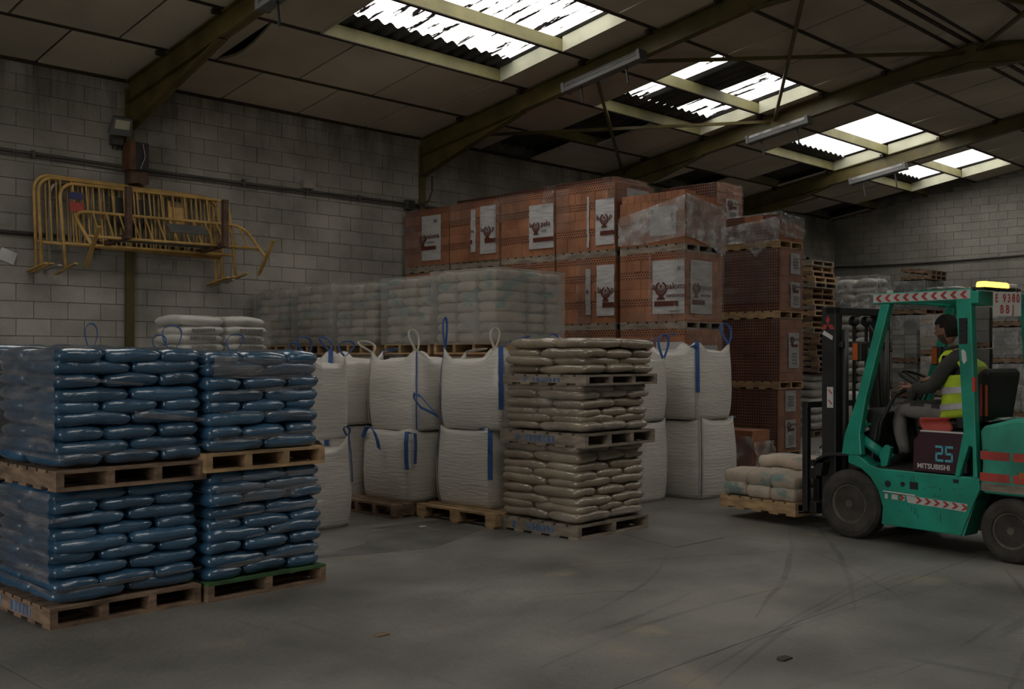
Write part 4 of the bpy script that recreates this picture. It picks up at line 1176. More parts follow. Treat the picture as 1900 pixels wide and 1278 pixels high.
            pack_film(t, wq, .87, hh, 'film', [(0, .42, .0, .93)], False, True, 8, .015)
        elif (ci, lv) == (0, 1):
            print_sheet(t, 'x', -.435, .08, .53, .15, .74, [], None, 11)
            print_sheet(t, 'y', -wq / 2, -.42, .3, .15, .70, [], None, 12)
            pack_film(t, wq, .87, hh, 'film', [(.5, .54, .1, .9)], True, True, 9)
        else:
            pack_film(t, wq, .87, hh, 'film', [(.3, .6, .0, .9)], False, True, 10 + ci)

# ------------------------------------------------------------------ brown hollow brick packs
def brown_pack(x0, y0, w, d, z0, h, label, nr=7, nc=5, labels=(), seed=0, film_=True, side=True, tear=False):
    t = thing('brick_pack', label, 'bricks', (x0 + d / 2, y0 + w / 2, z0), 0, 'brown hollow brick packs')
    rr = random.Random(seed)
    for r_ in range(nr):
        for c_ in range(nc):
            a = w / nc; b = h / nr; pr = rr.uniform(-.004, .004)
            piece('brick', M['brown'], t, -d / 2 + pr, -w / 2 + a * c_ + .0015, b * r_ + .001, -d / 2 + .25, -w / 2 + a * (c_ + 1) - .0015, b * (r_ + 1) - .002)
        if side:
            q = (d - .252) / 2
            for i in range(2):
                piece('brick', M['brownside'], t, -d / 2 + .252 + q * i + .002, -w / 2, h / nr * r_ + .001, -d / 2 + .252 + q * (i + 1) - .002, -w / 2 + .2, h / nr * (r_ + 1) - .002)
            # end of the corner bricks keeps the tan side colour
            piece('brick', M['brownside'], t, -d / 2 + .008, -w / 2 - .006, h / nr * r_ + .001, -d / 2 + .25, -w / 2 + .0, h / nr * (r_ + 1) - .002)
    piece('inner_bricks', M['core'], t, -d / 2 + .2, -w / 2 + .15, 0, d / 2 - .01, w / 2 - .01, h - .01)
    for (a0, a1, z0_, z1_, kind) in labels:
        wds = []; bar = None; small = []
        am = (a0 + a1) / 2; wdt = a1 - a0
        if kind == 'full':
            wds = [('emblem', a0 + wdt * .3, z1_ - (z1_ - z0_) * .2, wdt * .38), ('text', 'paloma', wdt * .2, a0 + wdt * .5, z1_ - (z1_ - z0_) * .21, 'ink2')]
            bar = (a0 + wdt * .3, a1 - wdt * .2, z1_ - (z1_ - z0_) * .4, .04)
            small = [(a0 + wdt * .3, a1 - wdt * .25, z0_ + (z1_ - z0_) * (.12 + .09 * i), .02) for i in range(4)]
        else:
            small = [(a0 + wdt * .25, a1 - wdt * .25, z0_ + (z1_ - z0_) * (.25 + .14 * i), .03) for i in range(4)]
        print_sheet(t, 'y', -w / 2 - .012, a0, a1, z0_, z1_, wds, bar, seed, small=small)
    if film_: pack_film(t, w, d, h, 'film', [(0, 1, .14, h)] if tear else [(.88, 1.0, 0, h)], side, True, seed, .008)
    return t
CX0, CY0 = 15.3, 8.74
def brown_pallet(x0, y0, z0, w, d, where):
    pallet((x0, y0, z0), d, w, 'brick pallet ' + where, 'woodnew', group='pallets under brown bricks', along='y', nst=3, h=.125)
for lv in range(3):
    z0 = lv * 1.155
    brown_pallet(CX0, CY0 + (.03 if lv == 0 else 0), z0, 1.1, .78, 'in the brown column, %s level' % ORD[lv])
    brown_pack(CX0, CY0 + (.03 if lv == 0 else 0), 1.1, .76, z0 + .125, 1.02, 'brown hollow brick pack, %s of the free-standing column' % ['bottom', 'middle', 'upper'][lv], labels=[[(-.17, .17, .06, .52, 'full'), (-.17, .17, .66, 1.0, 'fine')], [(-.12, .22, .22, .80, 'full')], [(-.05, .26, .06, .48, 'full'), (-.05, .26, .62, .96, 'fine')]][lv], seed=60 + lv, tear=lv == 2)
brown_pallet(CX0, CY0, 3.465, 1.1, .78, 'under the opened brown pack on top')
t = brown_pack(CX0, CY0, 1.1, .76, 3.59, .30, 'opened brown brick pack with crumpled film on top of the column', nr=2, nc=5, seed=71, film_=False)
for c_ in range(5):
    if c_ in (1, 2): piece('brick', M['brick'], t, -.33, .10 - c_ * .19 + .05, .30, -.1, .10 - c_ * .19 + .24, .43)
    else: piece('brick', M['brown'], t, -.33, -.45 + c_ * .19, .30, -.1, -.45 + c_ * .19 + .185, .43)
mb = MB()
wavy_sheet(mb, (-.42, .55), (-.42, -.58), 0, 0, (-1, 0), .03, 26, 12, 4, lambda u: -.02 - .25 * max(0, 1 - abs(u - .62) * 5), lambda u: .26 + .12 * u)
wavy_sheet(mb, (-.42, -.59), (.36, -.60), 0, 0, (0, -1), .05, 22, 16, 6, lambda u: .05, lambda u: .45 - .05 * u)
wavy_sheet(mb, (-.30, .5), (-.30, -.58), 0, 0, (-1, 0), .03, 22, 5, 14, lambda u: .41 + .02 * u, lambda u: .45 + .03 * u)
obj('crumpled_film', mb, M['filmcrumple'], t, smooth=True, recalc=False)
# second brown pile behind it and the pair seen over the orange row
for lv in range(4):
    z0 = lv * 1.155
    brown_pallet(CX0, 9.94, z0, 1.15, .84, 'in the pile behind the free-standing column, %s level' % ORD[lv])
    if lv < 3:
        tag(obj('pallet_load', MB().box(CX0 + .02, 9.96, z0 + .125, CX0 + .8, 11.06, z0 + 1.145), M['brown']), 'supporting brown brick load behind the column, %s level' % ORD[lv], 'load', 'hidden brown loads')
brown_pack(CX0, 9.94, 1.15, .82, 3 * 1.155 + .125, 1.07, 'topmost brown hollow brick pack, tallest in the yard, behind the column', seed=80, labels=[(-.14, .26, .42, .82, 'full')])
for i, (y0, nm) in enumerate([(9.80, 'open end'), (10.93, 'middle'), (12.06, 'wall end')]):
    for lv in range(4):
        z0 = lv * 1.08
        brown_pallet(12.28, y0, z0, 1.1, .9, 'behind the orange row, %s, %s level' % (nm, ORD[lv]))
        if lv < 3:
            tag(obj('pallet_load', MB().box(12.3, y0 + .02, z0 + .125, 13.15, y0 + 1.08, z0 + 1.07), M['brown']), 'supporting brick load behind the orange row, %s, %s level' % (nm, ORD[lv]), 'load', 'hidden loads behind the orange row')
    brown_pack(12.28, y0, 1.1, .88, 3 * 1.08 + .125, 1.0 - .01 * i, 'brown brick pack peeping over the orange row, %s' % nm, seed=84 + i)
# small lot of tan bricks with crumpled plastic at the foot of the column
t = thing('brick_pack', 'small lot of tan bricks in crumpled plastic at the column foot', 'bricks', (14.0, 8.72, 0), 0)
for i in range(3):
    for k in range(4):
        piece('brick', M['brownside'], t, -.25, -.42 + i * .28 + .002, k * .145, .25, -.42 + (i + 1) * .28 - .002, k * .145 + .143)
mb = MB()
wavy_sheet(mb, (-.29, .46), (-.29, -.46), .0, .5, (-1, 0), .05, 20, 14, 3)
wavy_sheet(mb, (-.29, -.48), (.28, -.48), .0, .42, (0, -1), .05, 16, 12, 5)
obj('crumpled_film', mb, M['filmcrumple'], t, smooth=True, recalc=False)
# ------------------------------------------------------------------ conduits, boxes and lamps on the walls
def pipe(name, label, pts, r, m='conduit', cat='conduit', clips=None):
    t = thing(name, label, cat, pts[0])
    o = Vector(pts[0])
    mb = MB(); mb.tube([Vector(p) - o for p in pts], r, 8); obj('pipe', mb, M[m], t, smooth=True)
    if clips:
        for c_ in clips:
            c_ = Vector(c_) - o
            mb = MB(); mb.box(c_.x - .02, c_.y - .03, c_.z - r * 2.2, c_.x + .02, c_.y + .025, c_.z + r * 2.2); obj('clip', mb, M[m], t)
    return t
yw = WY - .045
cl = [(x, yw, 4.22) for x in (1.5, 3.4, 5.3, 8.3, 9.4, 10.4, 13.2, 15, 18, 20, 23, 25)]
pts = []
x = -4
while x < GX - .1:
    pts.append((x, yw, 4.225 - .012 * math.sin((x - 6) * .9) - (.04 if x > 13 else 0) - .02 * max(0, (x - 20) / 6))); x += .5
pipe('cable_conduit', 'long dark conduit along the left wall at head of the crowd barriers', pts, .022, clips=cl)
pipe('cable_conduit', 'thinner cable running just under the long wall conduit', [(p[0], yw + .005, p[2] - .055 - .01 * math.sin(p[0] * 2)) for p in pts if p[0] < 7 or p[0] > 11.2], .009)
pts = []
y = WY - .06
while y > YR + .3:
    pts.append((GX - .045, y, 4.09 - .03 * math.sin((WY - y) * .7))); y -= .5
pipe('cable_conduit', 'dark cable running along the gable wall above the stacks', pts, .02)
pipe('cable_conduit', 'short dark rail behind the lower edge of the crowd barriers', [(-4, yw, 3.22), (5.95, yw, 3.22)], .025)
pipe('cable_conduit', 'thin vertical cable dropping down the wall beside the second column', [(11.42, yw, 4.2), (11.43, yw, 3.3), (11.42, yw, 2.4)], .014)
pipe('cable_conduit', 'curved cable from the second column haunch to the wall box', [(11.92, WY - .1, 4.75), (11.93, WY - .09, 4.5), (11.86, WY - .08, 4.33), (11.70, WY - .07, 4.26), (11.5, WY - .06, 4.24)], .016)
def box_thing(name, label, cat, c, s, m, bev=.006):
    t = thing(name, label, cat, c)
    mb = MB(); mb.box(-s[0] / 2, -s[1] / 2, -s[2] / 2, s[0] / 2, s[1] / 2, s[2] / 2); obj('housing', mb, M[m], t, bevel=bev)
    return t
b = box_thing('junction_box', 'small dark junction box under the floodlight', 'box', (6.37, WY - .07, 4.55), (.15, .11, .13), 'conduit')
for i in range(3):
    mb = MB(); mb.tube([(-.05 + i * .05, 0, -.06), (-.05 + i * .05, 0, -.12)], .014, 8); obj('gland', mb, M['black'], b)
b = box_thing('junction_box', 'dark junction box beside the second olive column', 'box', (11.44, WY - .07, 4.22), (.17, .11, .16), 'conduit')
mb = MB(); mb.box(-.07, -.062, -.065, .07, -.054, .065); obj('lid', mb, M['black'], b)
b = box_thing('junction_box', 'small pale box mounted alone on the block wall under the conduit', 'box', (9.41, WY - .06, 4.32), (.2, .1, .12), 'block')
mb = MB(); mb.box(-.088, -.056, -.05, .088, -.048, .05); obj('lid', mb, M['block'], b)
# fuse box on the first column, dark door opening, frayed edge
t = thing('fuse_box', 'rusty orange and black fuse box hung on the first olive column', 'box', (6.62, WY - .18, 4.16))
mb = MB(); mb.box(-.16, -.10, 0, -.085, .14, .37); obj('rusty_side', mb, M['rustorange'], t)
mb = MB(); mb.box(-.085, -.10, 0, .10, .14, .37); obj('black_cabinet', mb, M['black'], t, bevel=.006)
mb = MB(); mb.tube([(.01, -.108, .35), (.03, -.112, .25), (.04, -.112, .17), (.0, -.112, .08), (-.02, -.108, .02)], .004, 6); obj('loose_wire', mb, M['whiteplastic'], t)
mb = MB(); mb.prism([(-.13, 0), (.10, 0), (.13, -.10), (.12, -.17), (.06, -.2), (.0, -.16), (-.13, -.18)], lambda a, b_, d: (a, d, b_), -.05, .1); obj('torn_plate', mb, M['rust'], t)
# floodlight
t = thing('floodlight', 'grey square floodlight on the wall beside the first olive column', 'lamp', (6.36, WY - .2, 4.72))
t.rotation_euler = (R(28), 0, R(-8)); t.scale = (.85, .85, .85)
mb = MB(); mb.prism([(-.17, -.13), (.17, -.13), (.15, .15), (-.13, .15)], lambda a, b_, d: (a, d, b_), -.09, .03); obj('housing', mb, M['fixture'], t, bevel=.012)
mb = MB(); mb.box(-.11, -.1, -.02, .11, -.09, .12); obj('glass', mb, M['glass'], t)
mb = MB(); mb.box(-.05, -.105, .03, .05, -.1, .09); obj('reflector', mb, mat_gold if False else M['vest'] if False else M['glass'], t)
mb = MB(); mb.bar((0, .03, 0), (0, .17, -.05), .05, .03); obj('bracket', mb, M['dark'], t)
# little plates on the wall below the barriers
for (x, z, s, rz_, lb) in [(5.0, 2.93, .2, 20, 'tilted white paper notice on the wall near the left picture edge'), (5.98, 2.97, .2, 0, 'square pale plate on the wall under the barrier feet'), (7.1, 2.95, .18, 0, 'square pale plate on the wall under the barrier shelf')]:
    o = obj('wall_plate', MB().box(-s / 2, -.012, -s / 2.6, s / 2, .0, s / 2.6), M['whiteplastic' if rz_ else 'block'], None, loc=(x, WY - .016, z), rot=(0, R(rz_), 0))
    tag(o, lb, 'plate')

# ------------------------------------------------------------------ crowd barriers on their wall bracket
t = thing('wall_bracket', 'rusty angle-iron bracket carrying the yellow crowd barriers', 'bracket', (6.8, WY, 3.2))
YF = 12.62
for x in (6.14 - 6.8, 7.50 - 6.8):
    mb = MB(); mb.bar((x - .06, 0, -.09), (x, YF - WY, 0), .07, .06); obj('arm', mb, M['rust'], t)
    mb = MB(); mb.box(x - .035, YF - WY - .035, -.03, x + .035, YF - WY + .035, .60 + (.02 if x < 0 else -.0)); obj('post', mb, M['rust'], t)
mb = MB(); mb.box(-.8, -.10, -.07, .72, -.03, .0); obj('wall_rail', mb, M['dark'], t)
mb = MB(); mb.box(-.74, -.55, -.03, .68, -.49, .0); obj('cross_rail', mb, M['dark'], t)
def barrier(label, org, rot, L=2.5, H=1.02, m='barrier', nb=17, plate=None, diag=False, feet=True, seed=0, mid=.16):
    """frame lies in local xz plane; org = bottom left corner"""
    t = thing('crowd_barrier', label, 'barrier', org, 0, 'crowd barriers on the wall')
    t.rotation_euler = rot
    r = .022; c = .2
    def arc(cx, cz, a0, a1, n=6): return [(cx + c * math.cos(a0 + (a1 - a0) * i / n), 0, cz + c * math.sin(a0 + (a1 - a0) * i / n)) for i in range(n + 1)]
    pts = [(0, 0, -.16)] + [(0, 0, H - c)] + arc(c, H - c, PI, PI / 2)[1:] + arc(L - c, H - c, PI / 2, 0) + [(L, 0, -.16)]
    mb = MB(); mb.tube(pts, r, 8); obj('frame', mb, M[m], t, smooth=True)
    mb = MB(); mb.tube([(0, 0, mid), (L, 0, mid)], r * .9, 8); obj('bottom_rail', mb, M[m], t, smooth=True)
    for i in range(nb):
        x = L * (i + 1) / (nb + 1)
        zt = H - (0 if c < x < L - c else c - math.sqrt(max(0, c * c - (c - min(x, L - x)) ** 2)))
        x2 = x + (.10 if diag else 0)
        mb = MB(); mb.tube([(x, 0, mid), (x2, 0, zt)], .012, 6, cap=False); obj('bar', mb, M[m], t, smooth=True)
    if feet:
        for x in (0.0, L):
            mb = MB(); mb.bar((x, -.30, -.17), (x, .30, -.17), .05, .018); mb.bar((x, -.26, -.168), (x, 0, .02), .0, .0) if False else None
            obj('foot', mb, M[m], t)
    if plate:
        for (x0, z0, x1, z1, pm) in plate:
            mb = MB(); mb.box(x0, -.03, z0, x1, -.022, z1); obj('plate', mb, M[pm], t)
    return t
E2 = lambda a, b, c: (R(a), R(b), R(c))
barrier('galvanised crowd barrier at the very back of the wall bracket', (5.46, 13.34, 2.97), E2(-4, 1.2, 0), m='barrierwhite', L=2.42, H=.95, nb=17, feet=True)
barrier('yellow crowd barrier with a dark centre plate, against the wall', (5.26, 13.26, 2.96), E2(-7, 1.0, 0), L=2.48, H=1.02, plate=[(.95, .45, 1.55, .85, 'black')])
barrier('yellow crowd barrier with a yellow plate and blue sticker', (5.30, 13.20, 2.95), E2(-8, .6, 0), L=2.50, H=1.0, plate=[(1.72, .55, 2.0, .88, 'barrier'), (1.74, .80, 1.96, .88, 'bluedark')])
barrier('yellow crowd barrier with a red sticker at its upper corner', (5.56, 13.13, 2.95), E2(-10, -.3, 0), L=2.4, H=.95, nb=13, plate=[(.1, .58, .28, .70, 'red'), (.1, .74, .28, .83, 'bluedark')], feet=True)
barrier('front yellow crowd barrier leaning outwards with splayed feet and slanted bars', (5.66, 12.70, 3.14), E2(-50, -.6, 0), L=2.45, H=.60, nb=13, diag=True, mid=.05, plate=[(1.2, .25, 1.75, .45, 'fixture')])

# ------------------------------------------------------------------ fluorescent battens under the rafters
def batten(label, X, y0, y1, drop):
    ym = (y0 + y1) / 2
    z0, z1 = roofz(y0) - drop, roofz(y1) - drop
    t = thing('fluorescent_lamp', label, 'lamp', (X, ym, (z0 + z1) / 2))
    t.rotation_euler = (math.atan2(z1 - z0, y1 - y0), 0, 0)
    L = math.hypot(y1 - y0, z1 - z0)
    mb = MB(); mb.box(-.08, -L / 2, -.01, .08, L / 2, .06); obj('housing', mb, M['fixture'], t, bevel=.012)
    mb = MB(); mb.prism([(-.085, -.01), (.085, -.01), (.06, -.08), (-.06, -.08)], lambda a, b_, d: (a, d, b_), -L / 2 + .03, L / 2 - .03); obj('cover', mb, M['tubeglass'], t, bevel=.012)
    for s in (-1, 1):
        mb = MB(); mb.box(-.09, s * L / 2 - .03, -.085, .09, s * L / 2 + .03, .065); obj('end_cap', mb, M['fixture'], t, bevel=.01)
        mb = MB(); mb.box(-.012, s * L * .3 - .012, .06, .012, s * L * .3 + .012, drop - .02); obj('hanger', mb, M['dark'], t)
for s, (X, y0, y1, dr, lb) in enumerate([(6.45, 10.06, 8.7, .36, 'fluorescent batten beside the nearest rafter, cut by the picture top'), (11.62, 10.12, 8.75, .32, 'fluorescent batten hanging under the second rafter'), (16.53, 10.04, 8.88, .38, 'fluorescent batten hanging under the third rafter'), (21.48, 10.52, 9.33, .40, 'fluorescent batten under the farthest rafter by the gable skylight')]):
    batten(lb, X, y0, y1, dr)
t = thing('roof_vent', 'round dark roof cowl in the far slope near the top corner', 'vent', (15.0, 4.55, roofz(4.55) - .02))
mb = MB(); mb.lathe([(.14, 0), (.16, -.03), (.10, -.05), (.02, -.055)], lambda a, b_, h: (a, b_, h), 20); obj('cowl', mb, M['black'], t)
# ------------------------------------------------------------------ forklift (local y = forward, x = right)
FO = Vector((9.81, 4.46, 0)); FR = R(-9)
FMAT = Matrix.Translation(FO) @ Matrix.Rotation(FR, 4, 'Z')
fk = thing('forklift', 'teal green counterbalance forklift with a driver, carrying a small pallet', 'forklift', FO, FR)
YZ = lambda a, b, d: (d, a, b)
def fpart(name, mb, m, bevel=0, smooth=False, parent=None): return obj(name, mb, M[m], parent or fk, smooth, bevel)
# chassis
prof = [(-.335, .17), (-1.10, .17), (-1.15, .30), (-1.22, .47), (-1.27, .58), (-1.26, .675), (-.31, .675), (-.20, .70), (-.10, .775), (.02, .79), (.02, .70), (-.12, .66), (-.22, .585), (-.30, .47), (-.345, .33)]
for s in (-1, 1):
    mb = MB(); mb.prism(prof, YZ, s * .565, s * .36); fpart('side_panel', mb, 'teal_paint', .008)
    # front mudguard, shadow on the fender put into its black colour
    arc = [(.40, .665), (.37, .72), (.28, .765), (.15, .785), (.02, .79)]
    ins = [(a, b - .03) for a, b in arc]
    mb = MB(); mb.prism(arc + ins[::-1], YZ, s * .575, s * .36); fpart('mudguard', mb, 'dark', .006)
    mb = MB(); mb.prism([(.40, .66), (.40, .55), (.33, .55), (.30, .68)], YZ, s * .56, s * .36); fpart('mudguard_lip', mb, 'dark')
mb = MB(); mb.box(-.36, -1.20, .20, .36, .16, .66); fpart('inner_frame', mb, 'dark')
mb = MB(); mb.box(-.36, .05, .24, .36, .22, .40); fpart('front_axle', mb, 'dark')
mb = MB(); mb.box(-.55, -.66, .66, .55, .0, .69); fpart('floor_plate', mb, 'black')
mb = MB(); mb.box(-.40, -1.66, .2, .40, -1.40, .34); fpart('rear_axle', mb, 'dark')
# engine cover and maroon side panel
mb = MB(); mb.prism([(-.66, .69), (-1.13, .69), (-1.15, 1.05), (-.73, 1.03), (-.66, .86)], YZ, -.53, .53); fpart('engine_cover', mb, 'black', .015)
mb = MB(); mb.prism([(-.645, .685), (-1.08, .685), (-1.115, 1.04), (-.72, 1.035), (-.655, .96)], YZ, -.562, -.53)
side = fpart('cover_panel', mb, 'maroon', .006)
mb = MB(); mb.box(-.566, -1.12, 1.036, -.53, -.72, 1.048); fpart('panel_edge', mb, 'silver', parent=side)
FX = (R(90), 0, R(-90))
link('lettering', text_mesh('MITSUBISHI', .0615, 'silver', bold=.0009, align='LEFT'), side, (-.5645, -.69, .715), FX)
# 25 as square striped numerals
def numeral(pts, y0, z0, u):
    mb = MB()
    for i in range(len(pts) - 1):
        (a, b), (c, d) = pts[i], pts[i + 1]
        lo = (min(a, c), min(b, d)); hi = (max(a, c), max(b, d))
        mb.box(-.5665, y0 - (hi[0] + .26) * u, z0 + lo[1] * u, -.563, y0 - lo[0] * u + .0, z0 + (hi[1] + .3) * u)
    return mb
two = [(0, 1.8), (.85, 1.8), (.85, .9), (0, .9), (0, 0), (.85, 0)]
five = [(.85, 1.8), (0, 1.8), (0, .9), (.85, .9), (.85, 0), (0, 0)]
fpart('numeral', numeral(two, -.865, .785, .066), 'cyan', parent=side)
fpart('numeral', numeral(five, -.955, .785, .066), 'cyan', parent=side)
# counterweight
cw = [(-1.26, .58), (-1.28, .80), (-1.26, 1.08), (-1.30, 1.115), (-1.55, 1.185), (-1.85, 1.19), (-2.06, 1.10), (-2.12, .85), (-2.08, .62), (-1.95, .55), (-1.30, .55)]
mb = MB(); mb.prism(cw, YZ, -.56, .56); cwo = fpart('counterweight', mb, 'teal_worn', .03)
mb = MB(); mb.prism([(-1.27, .56), (-1.95, .55), (-2.0, .30), (-1.85, .25), (-1.78, .5), (-1.3, .52)], YZ, -.34, .34); fpart('ballast', mb, 'dark')
for z0, z1, ya in ((.835, .905, -1.272), (.655, .725, -1.268)):
    for ya_, yb_ in ((ya, -1.52), (-1.55, -2.05)):
        mb = MB(); mb.box(-.5635, yb_, z0, -.55, ya_, z1); fpart('stripe', mb, 'red', parent=cwo)
mb = MB(); mb.box(-.568, -1.66, .70, -.55, -1.60, .75); fpart('reflector', mb, 'orange', parent=cwo)
mb = MB(); mb.box(-.566, -1.75, .575, -.55, -1.28, .64); fpart('scraped_edge', mb, 'woodgrey', parent=cwo)
mb = MB(); mb.grid(lambda u, v: (-.5 + .9 * u, -1.28 - .42 * v, 1.135 + .1 * v * .6 + .03 * noise.noise(Vector((u * 5, v * 6, 2))) + .02), 14, 12)
fpart('plastic_cover', mb, 'filmcrumple', smooth=True)
# overhead guard
for s in (-1, 1):
    x0, x1 = s * .575, s * .50
    mb = MB(); mb.prism([(-.33, 2.17), (-.425, 2.17), (-.175, 1.30), (-.115, .98), (-.13, .78), (.09, .77), (.055, .96), (-.075, 1.30)], YZ, x0, x1); fpart('front_pillar', mb, 'teal_paint', .012)
    mb = MB(); mb.prism([(-1.055, 2.18), (-1.195, 2.18), (-1.235, 1.06), (-1.25, .67), (-1.21, .67), (-1.205, .93), (-1.175, .94), (-1.09, .67), (-1.045, .67), (-1.125, 1.06)], YZ, x0, x1)
    bp = fpart('rear_pillar', mb, 'teal_paint', .01)
    mb = MB(); mb.box(x0, -1.20, 2.17, x1, -.25, 2.265); rail = fpart('guard_rail', mb, 'teal_paint', .008)
    if s < 0:
        mb = MB(); mb.box(x0 - .004, -1.19, 2.183, x0 + .01, -.26, 2.257); tp = fpart('chevron_tape', mb, 'redwhite', parent=rail)
        for i in range(10):
            y = -.285 - i * .0905; w_, h_ = .045, .030
            mb = MB()
            # arrow heads pointing forward
            mb.prism([(y, 2.22), (y - .035, 2.252), (y - .068, 2.252), (y - .033, 2.22), (y - .068, 2.188), (y - .035, 2.188)], YZ, x0 - .006, x0 + .0)
            fpart('chevron', mb, 'red', parent=tp)
        mb = MB()
        mb.box(x0 - .004, -1.165, 1.80, x0 + .004, -1.09, 2.02); vg = fpart('vent_grille', mb, 'black', parent=bp)
        for i in range(4):
            mb = MB(); mb.box(x0 - .012, -1.158, 1.825 + i * .05, x0 - .003, -1.097, 1.84 + i * .05); fpart('vent_slat', mb, 'dark', parent=bp)
        mb = MB(); mb.prism([(-1.125, 1.755), (-1.150, 1.735), (-1.160, 1.66), (-1.135, 1.63), (-1.118, 1.66), (-1.110, 1.745)], YZ, x0 - .004, x0 + .002); fpart('white_sticker', mb, 'silver', parent=bp)
        mb = MB(); mb.box(x0 - .005, -1.235, 1.40, x0 + .02, -1.205, 1.52); fpart('tail_lamp', mb, 'red', parent=bp)
mb = MB(); mb.box(-.575, -.33, 2.18, .575, -.25, 2.26); fpart('guard_front_bar', mb, 'teal_paint', .008)
mb = MB(); mb.box(-.575, -1.26, 2.14, .575, -1.19, 2.245); fpart('guard_rear_bar', mb, 'teal_paint', .008)
for i in range(6):
    y = -.42 - i * .13
    mb = MB(); mb.box(-.5, y - .02, 2.20, .5, y + .02, 2.245); fpart('guard_bar', mb, 'teal_paint', .005)
mb = MB(); mb.grid(lambda u, v: (-.54 + .9 * u, -.62 - .55 * v, 2.27 + .035 * math.sin(PI * v) * (.6 + .4 * math.sin(u * 9)) + .02 * noise.noise(Vector((u * 6, v * 7, 3)))), 14, 14)
fpart('plastic_sheet', mb, 'filmcrumple', smooth=True)
mb = MB(); mb.box(-.46, -.36, 2.26, -.42, -.32, 2.30); fpart('guard_knob', mb, 'whiteplastic')
# beacon bar
bc = mb = MB(); mb.box(-.55, -1.30, 2.262, .05, -1.18, 2.278); fpart('beacon_base', mb, 'dark')
mb = MB(); mb.prism([(-.05, 0), (.05, 0), (.042, .05), (-.042, .05)], lambda a, b, d: (d, -1.24 + a, 2.278 + b), -.50, -.12); fpart('amber_beacon', mb, 'amber', .014)
mb = MB(); mb.prism([(-.05, 0), (.05, 0), (.042, .045), (-.042, .045)], lambda a, b, d: (d, -1.24 + a, 2.278 + b), -.115, .04); fpart('beacon_end', mb, 'whiteplastic', .012)
# number plate hung under the rear bar, swung towards the rear left
pl = empty('number_plate', (-.315, -1.37, 2.035), R(-30)); pl.parent = fk
mb = MB(); mb.box(-.125, -.004, 0, .125, .004, .205); pp = obj('plate_board', mb, M['plate'], pl)
link('lettering', text_mesh('E', .10, 'red', bold=.0006), pl, (-.098, -.006, .118), (R(90), 0, 0), (.55, 1, 1))
for i, ch in enumerate('9380'):
    link('lettering', text_mesh(ch, .10, 'red', bold=.0006), pl, (-.028 + i * .041, -.006, .118), (R(90), 0, 0), (.6, 1, 1))
for i, ch in enumerate('BBJ'):
    link('lettering', text_mesh(ch, .10, 'red', bold=.0006), pl, (-.05 + i * .05, -.006, .025), (R(90), 0, 0), (.6, 1, 1))
for x in (-.09, .09):
    mb = MB(); mb.box(x - .008, -.004, .2, x + .008, .004, .235); obj('plate_clip', mb, M['dark'], pl)
# wheels
def wheel(name, y, s, Rr, w_, xo):
    t = empty(name, (s * xo, y, Rr)); t.parent = fk
    fn = lambda a, b, h: (s * h, a, b)
    mb = MB(); mb.lathe([(Rr * .56, -.02), (Rr * .60, .0), (Rr * .80, .006), (Rr * .93, -.004), (Rr, -.035), (Rr, -w_ + .035), (Rr * .93, -w_), (Rr * .5, -w_)], fn, 40)
    obj('tyre', mb, M['rubber'], t, smooth=False, bevel=0)
    for k in range(26):     # tread lugs
        a = 2 * PI * k / 26
        p = lambda r_, h, da: (s * h, r_ * math.cos(a + da), r_ * math.sin(a + da))
    mb = MB(); mb.lathe([(Rr * .02, -.055), (Rr * .17, -.05), (Rr * .18, -.03), (Rr * .30, -.045), (Rr * .42, -.055), (Rr * .52, -.012), (Rr * .575, -.008), (Rr * .58, -.05)], fn, 32)
    obj('rim', mb, M['rim'], t, smooth=False)
    for k in range(6):
        a = 2 * PI * k / 6 + .3
        mb = MB(); c_ = (Rr * .30 * math.cos(a), Rr * .30 * math.sin(a))
        mb.tube([(s * -.05, *c_), (s * -.022, *c_)], .014, 6); obj('wheel_nut', mb, M['rim'], t)
    mb = MB(); mb.tube([(s * -.06, 0, 0), (s * -.012, 0, 0)], Rr * .12, 14); obj('hub', mb, M['rim'], t)
for s in (-1, 1):
    wheel('front_wheel', 0, s, .32, .2, .585)
    wheel('rear_wheel', -1.53, s, .265, .18, .575)
# rear arch liners
for s in (-1, 1):
    mb = MB(); mb.prism([(-1.27, .58), (-1.22, .47), (-1.12, .17), (-1.06, .17), (-1.2, .5), (-1.25, .6)], YZ, s * .55, s * .34); fpart('arch_edge', mb, 'teal_worn')
mb = MB(); mb.box(-.562, -1.14, .655, -.55, -.85, .668); fpart('panel_seam', mb, 'silver')
# lower chevron tape
mb = MB(); mb.prism([(-.60, .397), (-1.145, .378), (-1.16, .445), (-.585, .461)], YZ, -.5675, -.56); tp = fpart('chevron_tape', mb, 'redwhite')
for (ya_, yb_) in ((-.37, -.40), (-.44, -.50), (-.53, -.57)):
    mb = MB(); mb.box(-.5672, yb_, .41, -.56, ya_, .455); fpart('worn_tape', mb, 'redwhite')
for i in range(9):
    if i in (0, 2): continue
    y = -.42 - i * .085; zc = .437 - i * .0028
    mb = MB(); mb.prism([(y - .066, zc), (y - .03, zc + .027), (y + .0, zc + .027), (y - .035, zc), (y + .0, zc - .027), (y - .03, zc - .027)], YZ, -.5695, -.563); fpart('chevron', mb, 'red', parent=tp)
for (y, z, s_) in ((-.40, .545, .03), (-.55, .555, .022)):
    mb = MB(); mb.tube([(-.57, y, z), (-.55, y, z)], s_, 14); fpart('side_port', mb, 'black')
mb = MB(); mb.box(-.569, -.70, .52, -.55, -.62, .585); fpart('side_port', mb, 'black')
mb = MB(); mb.tube([(-.575, -.36, .475), (-.575, -.68, .468)], .006, 6); fpart('grab_rod', mb, 'silver')
mb = MB(); mb.box(-.568, -1.08, .615, -.55, -1.03, .645); fpart('latch', mb, 'black')
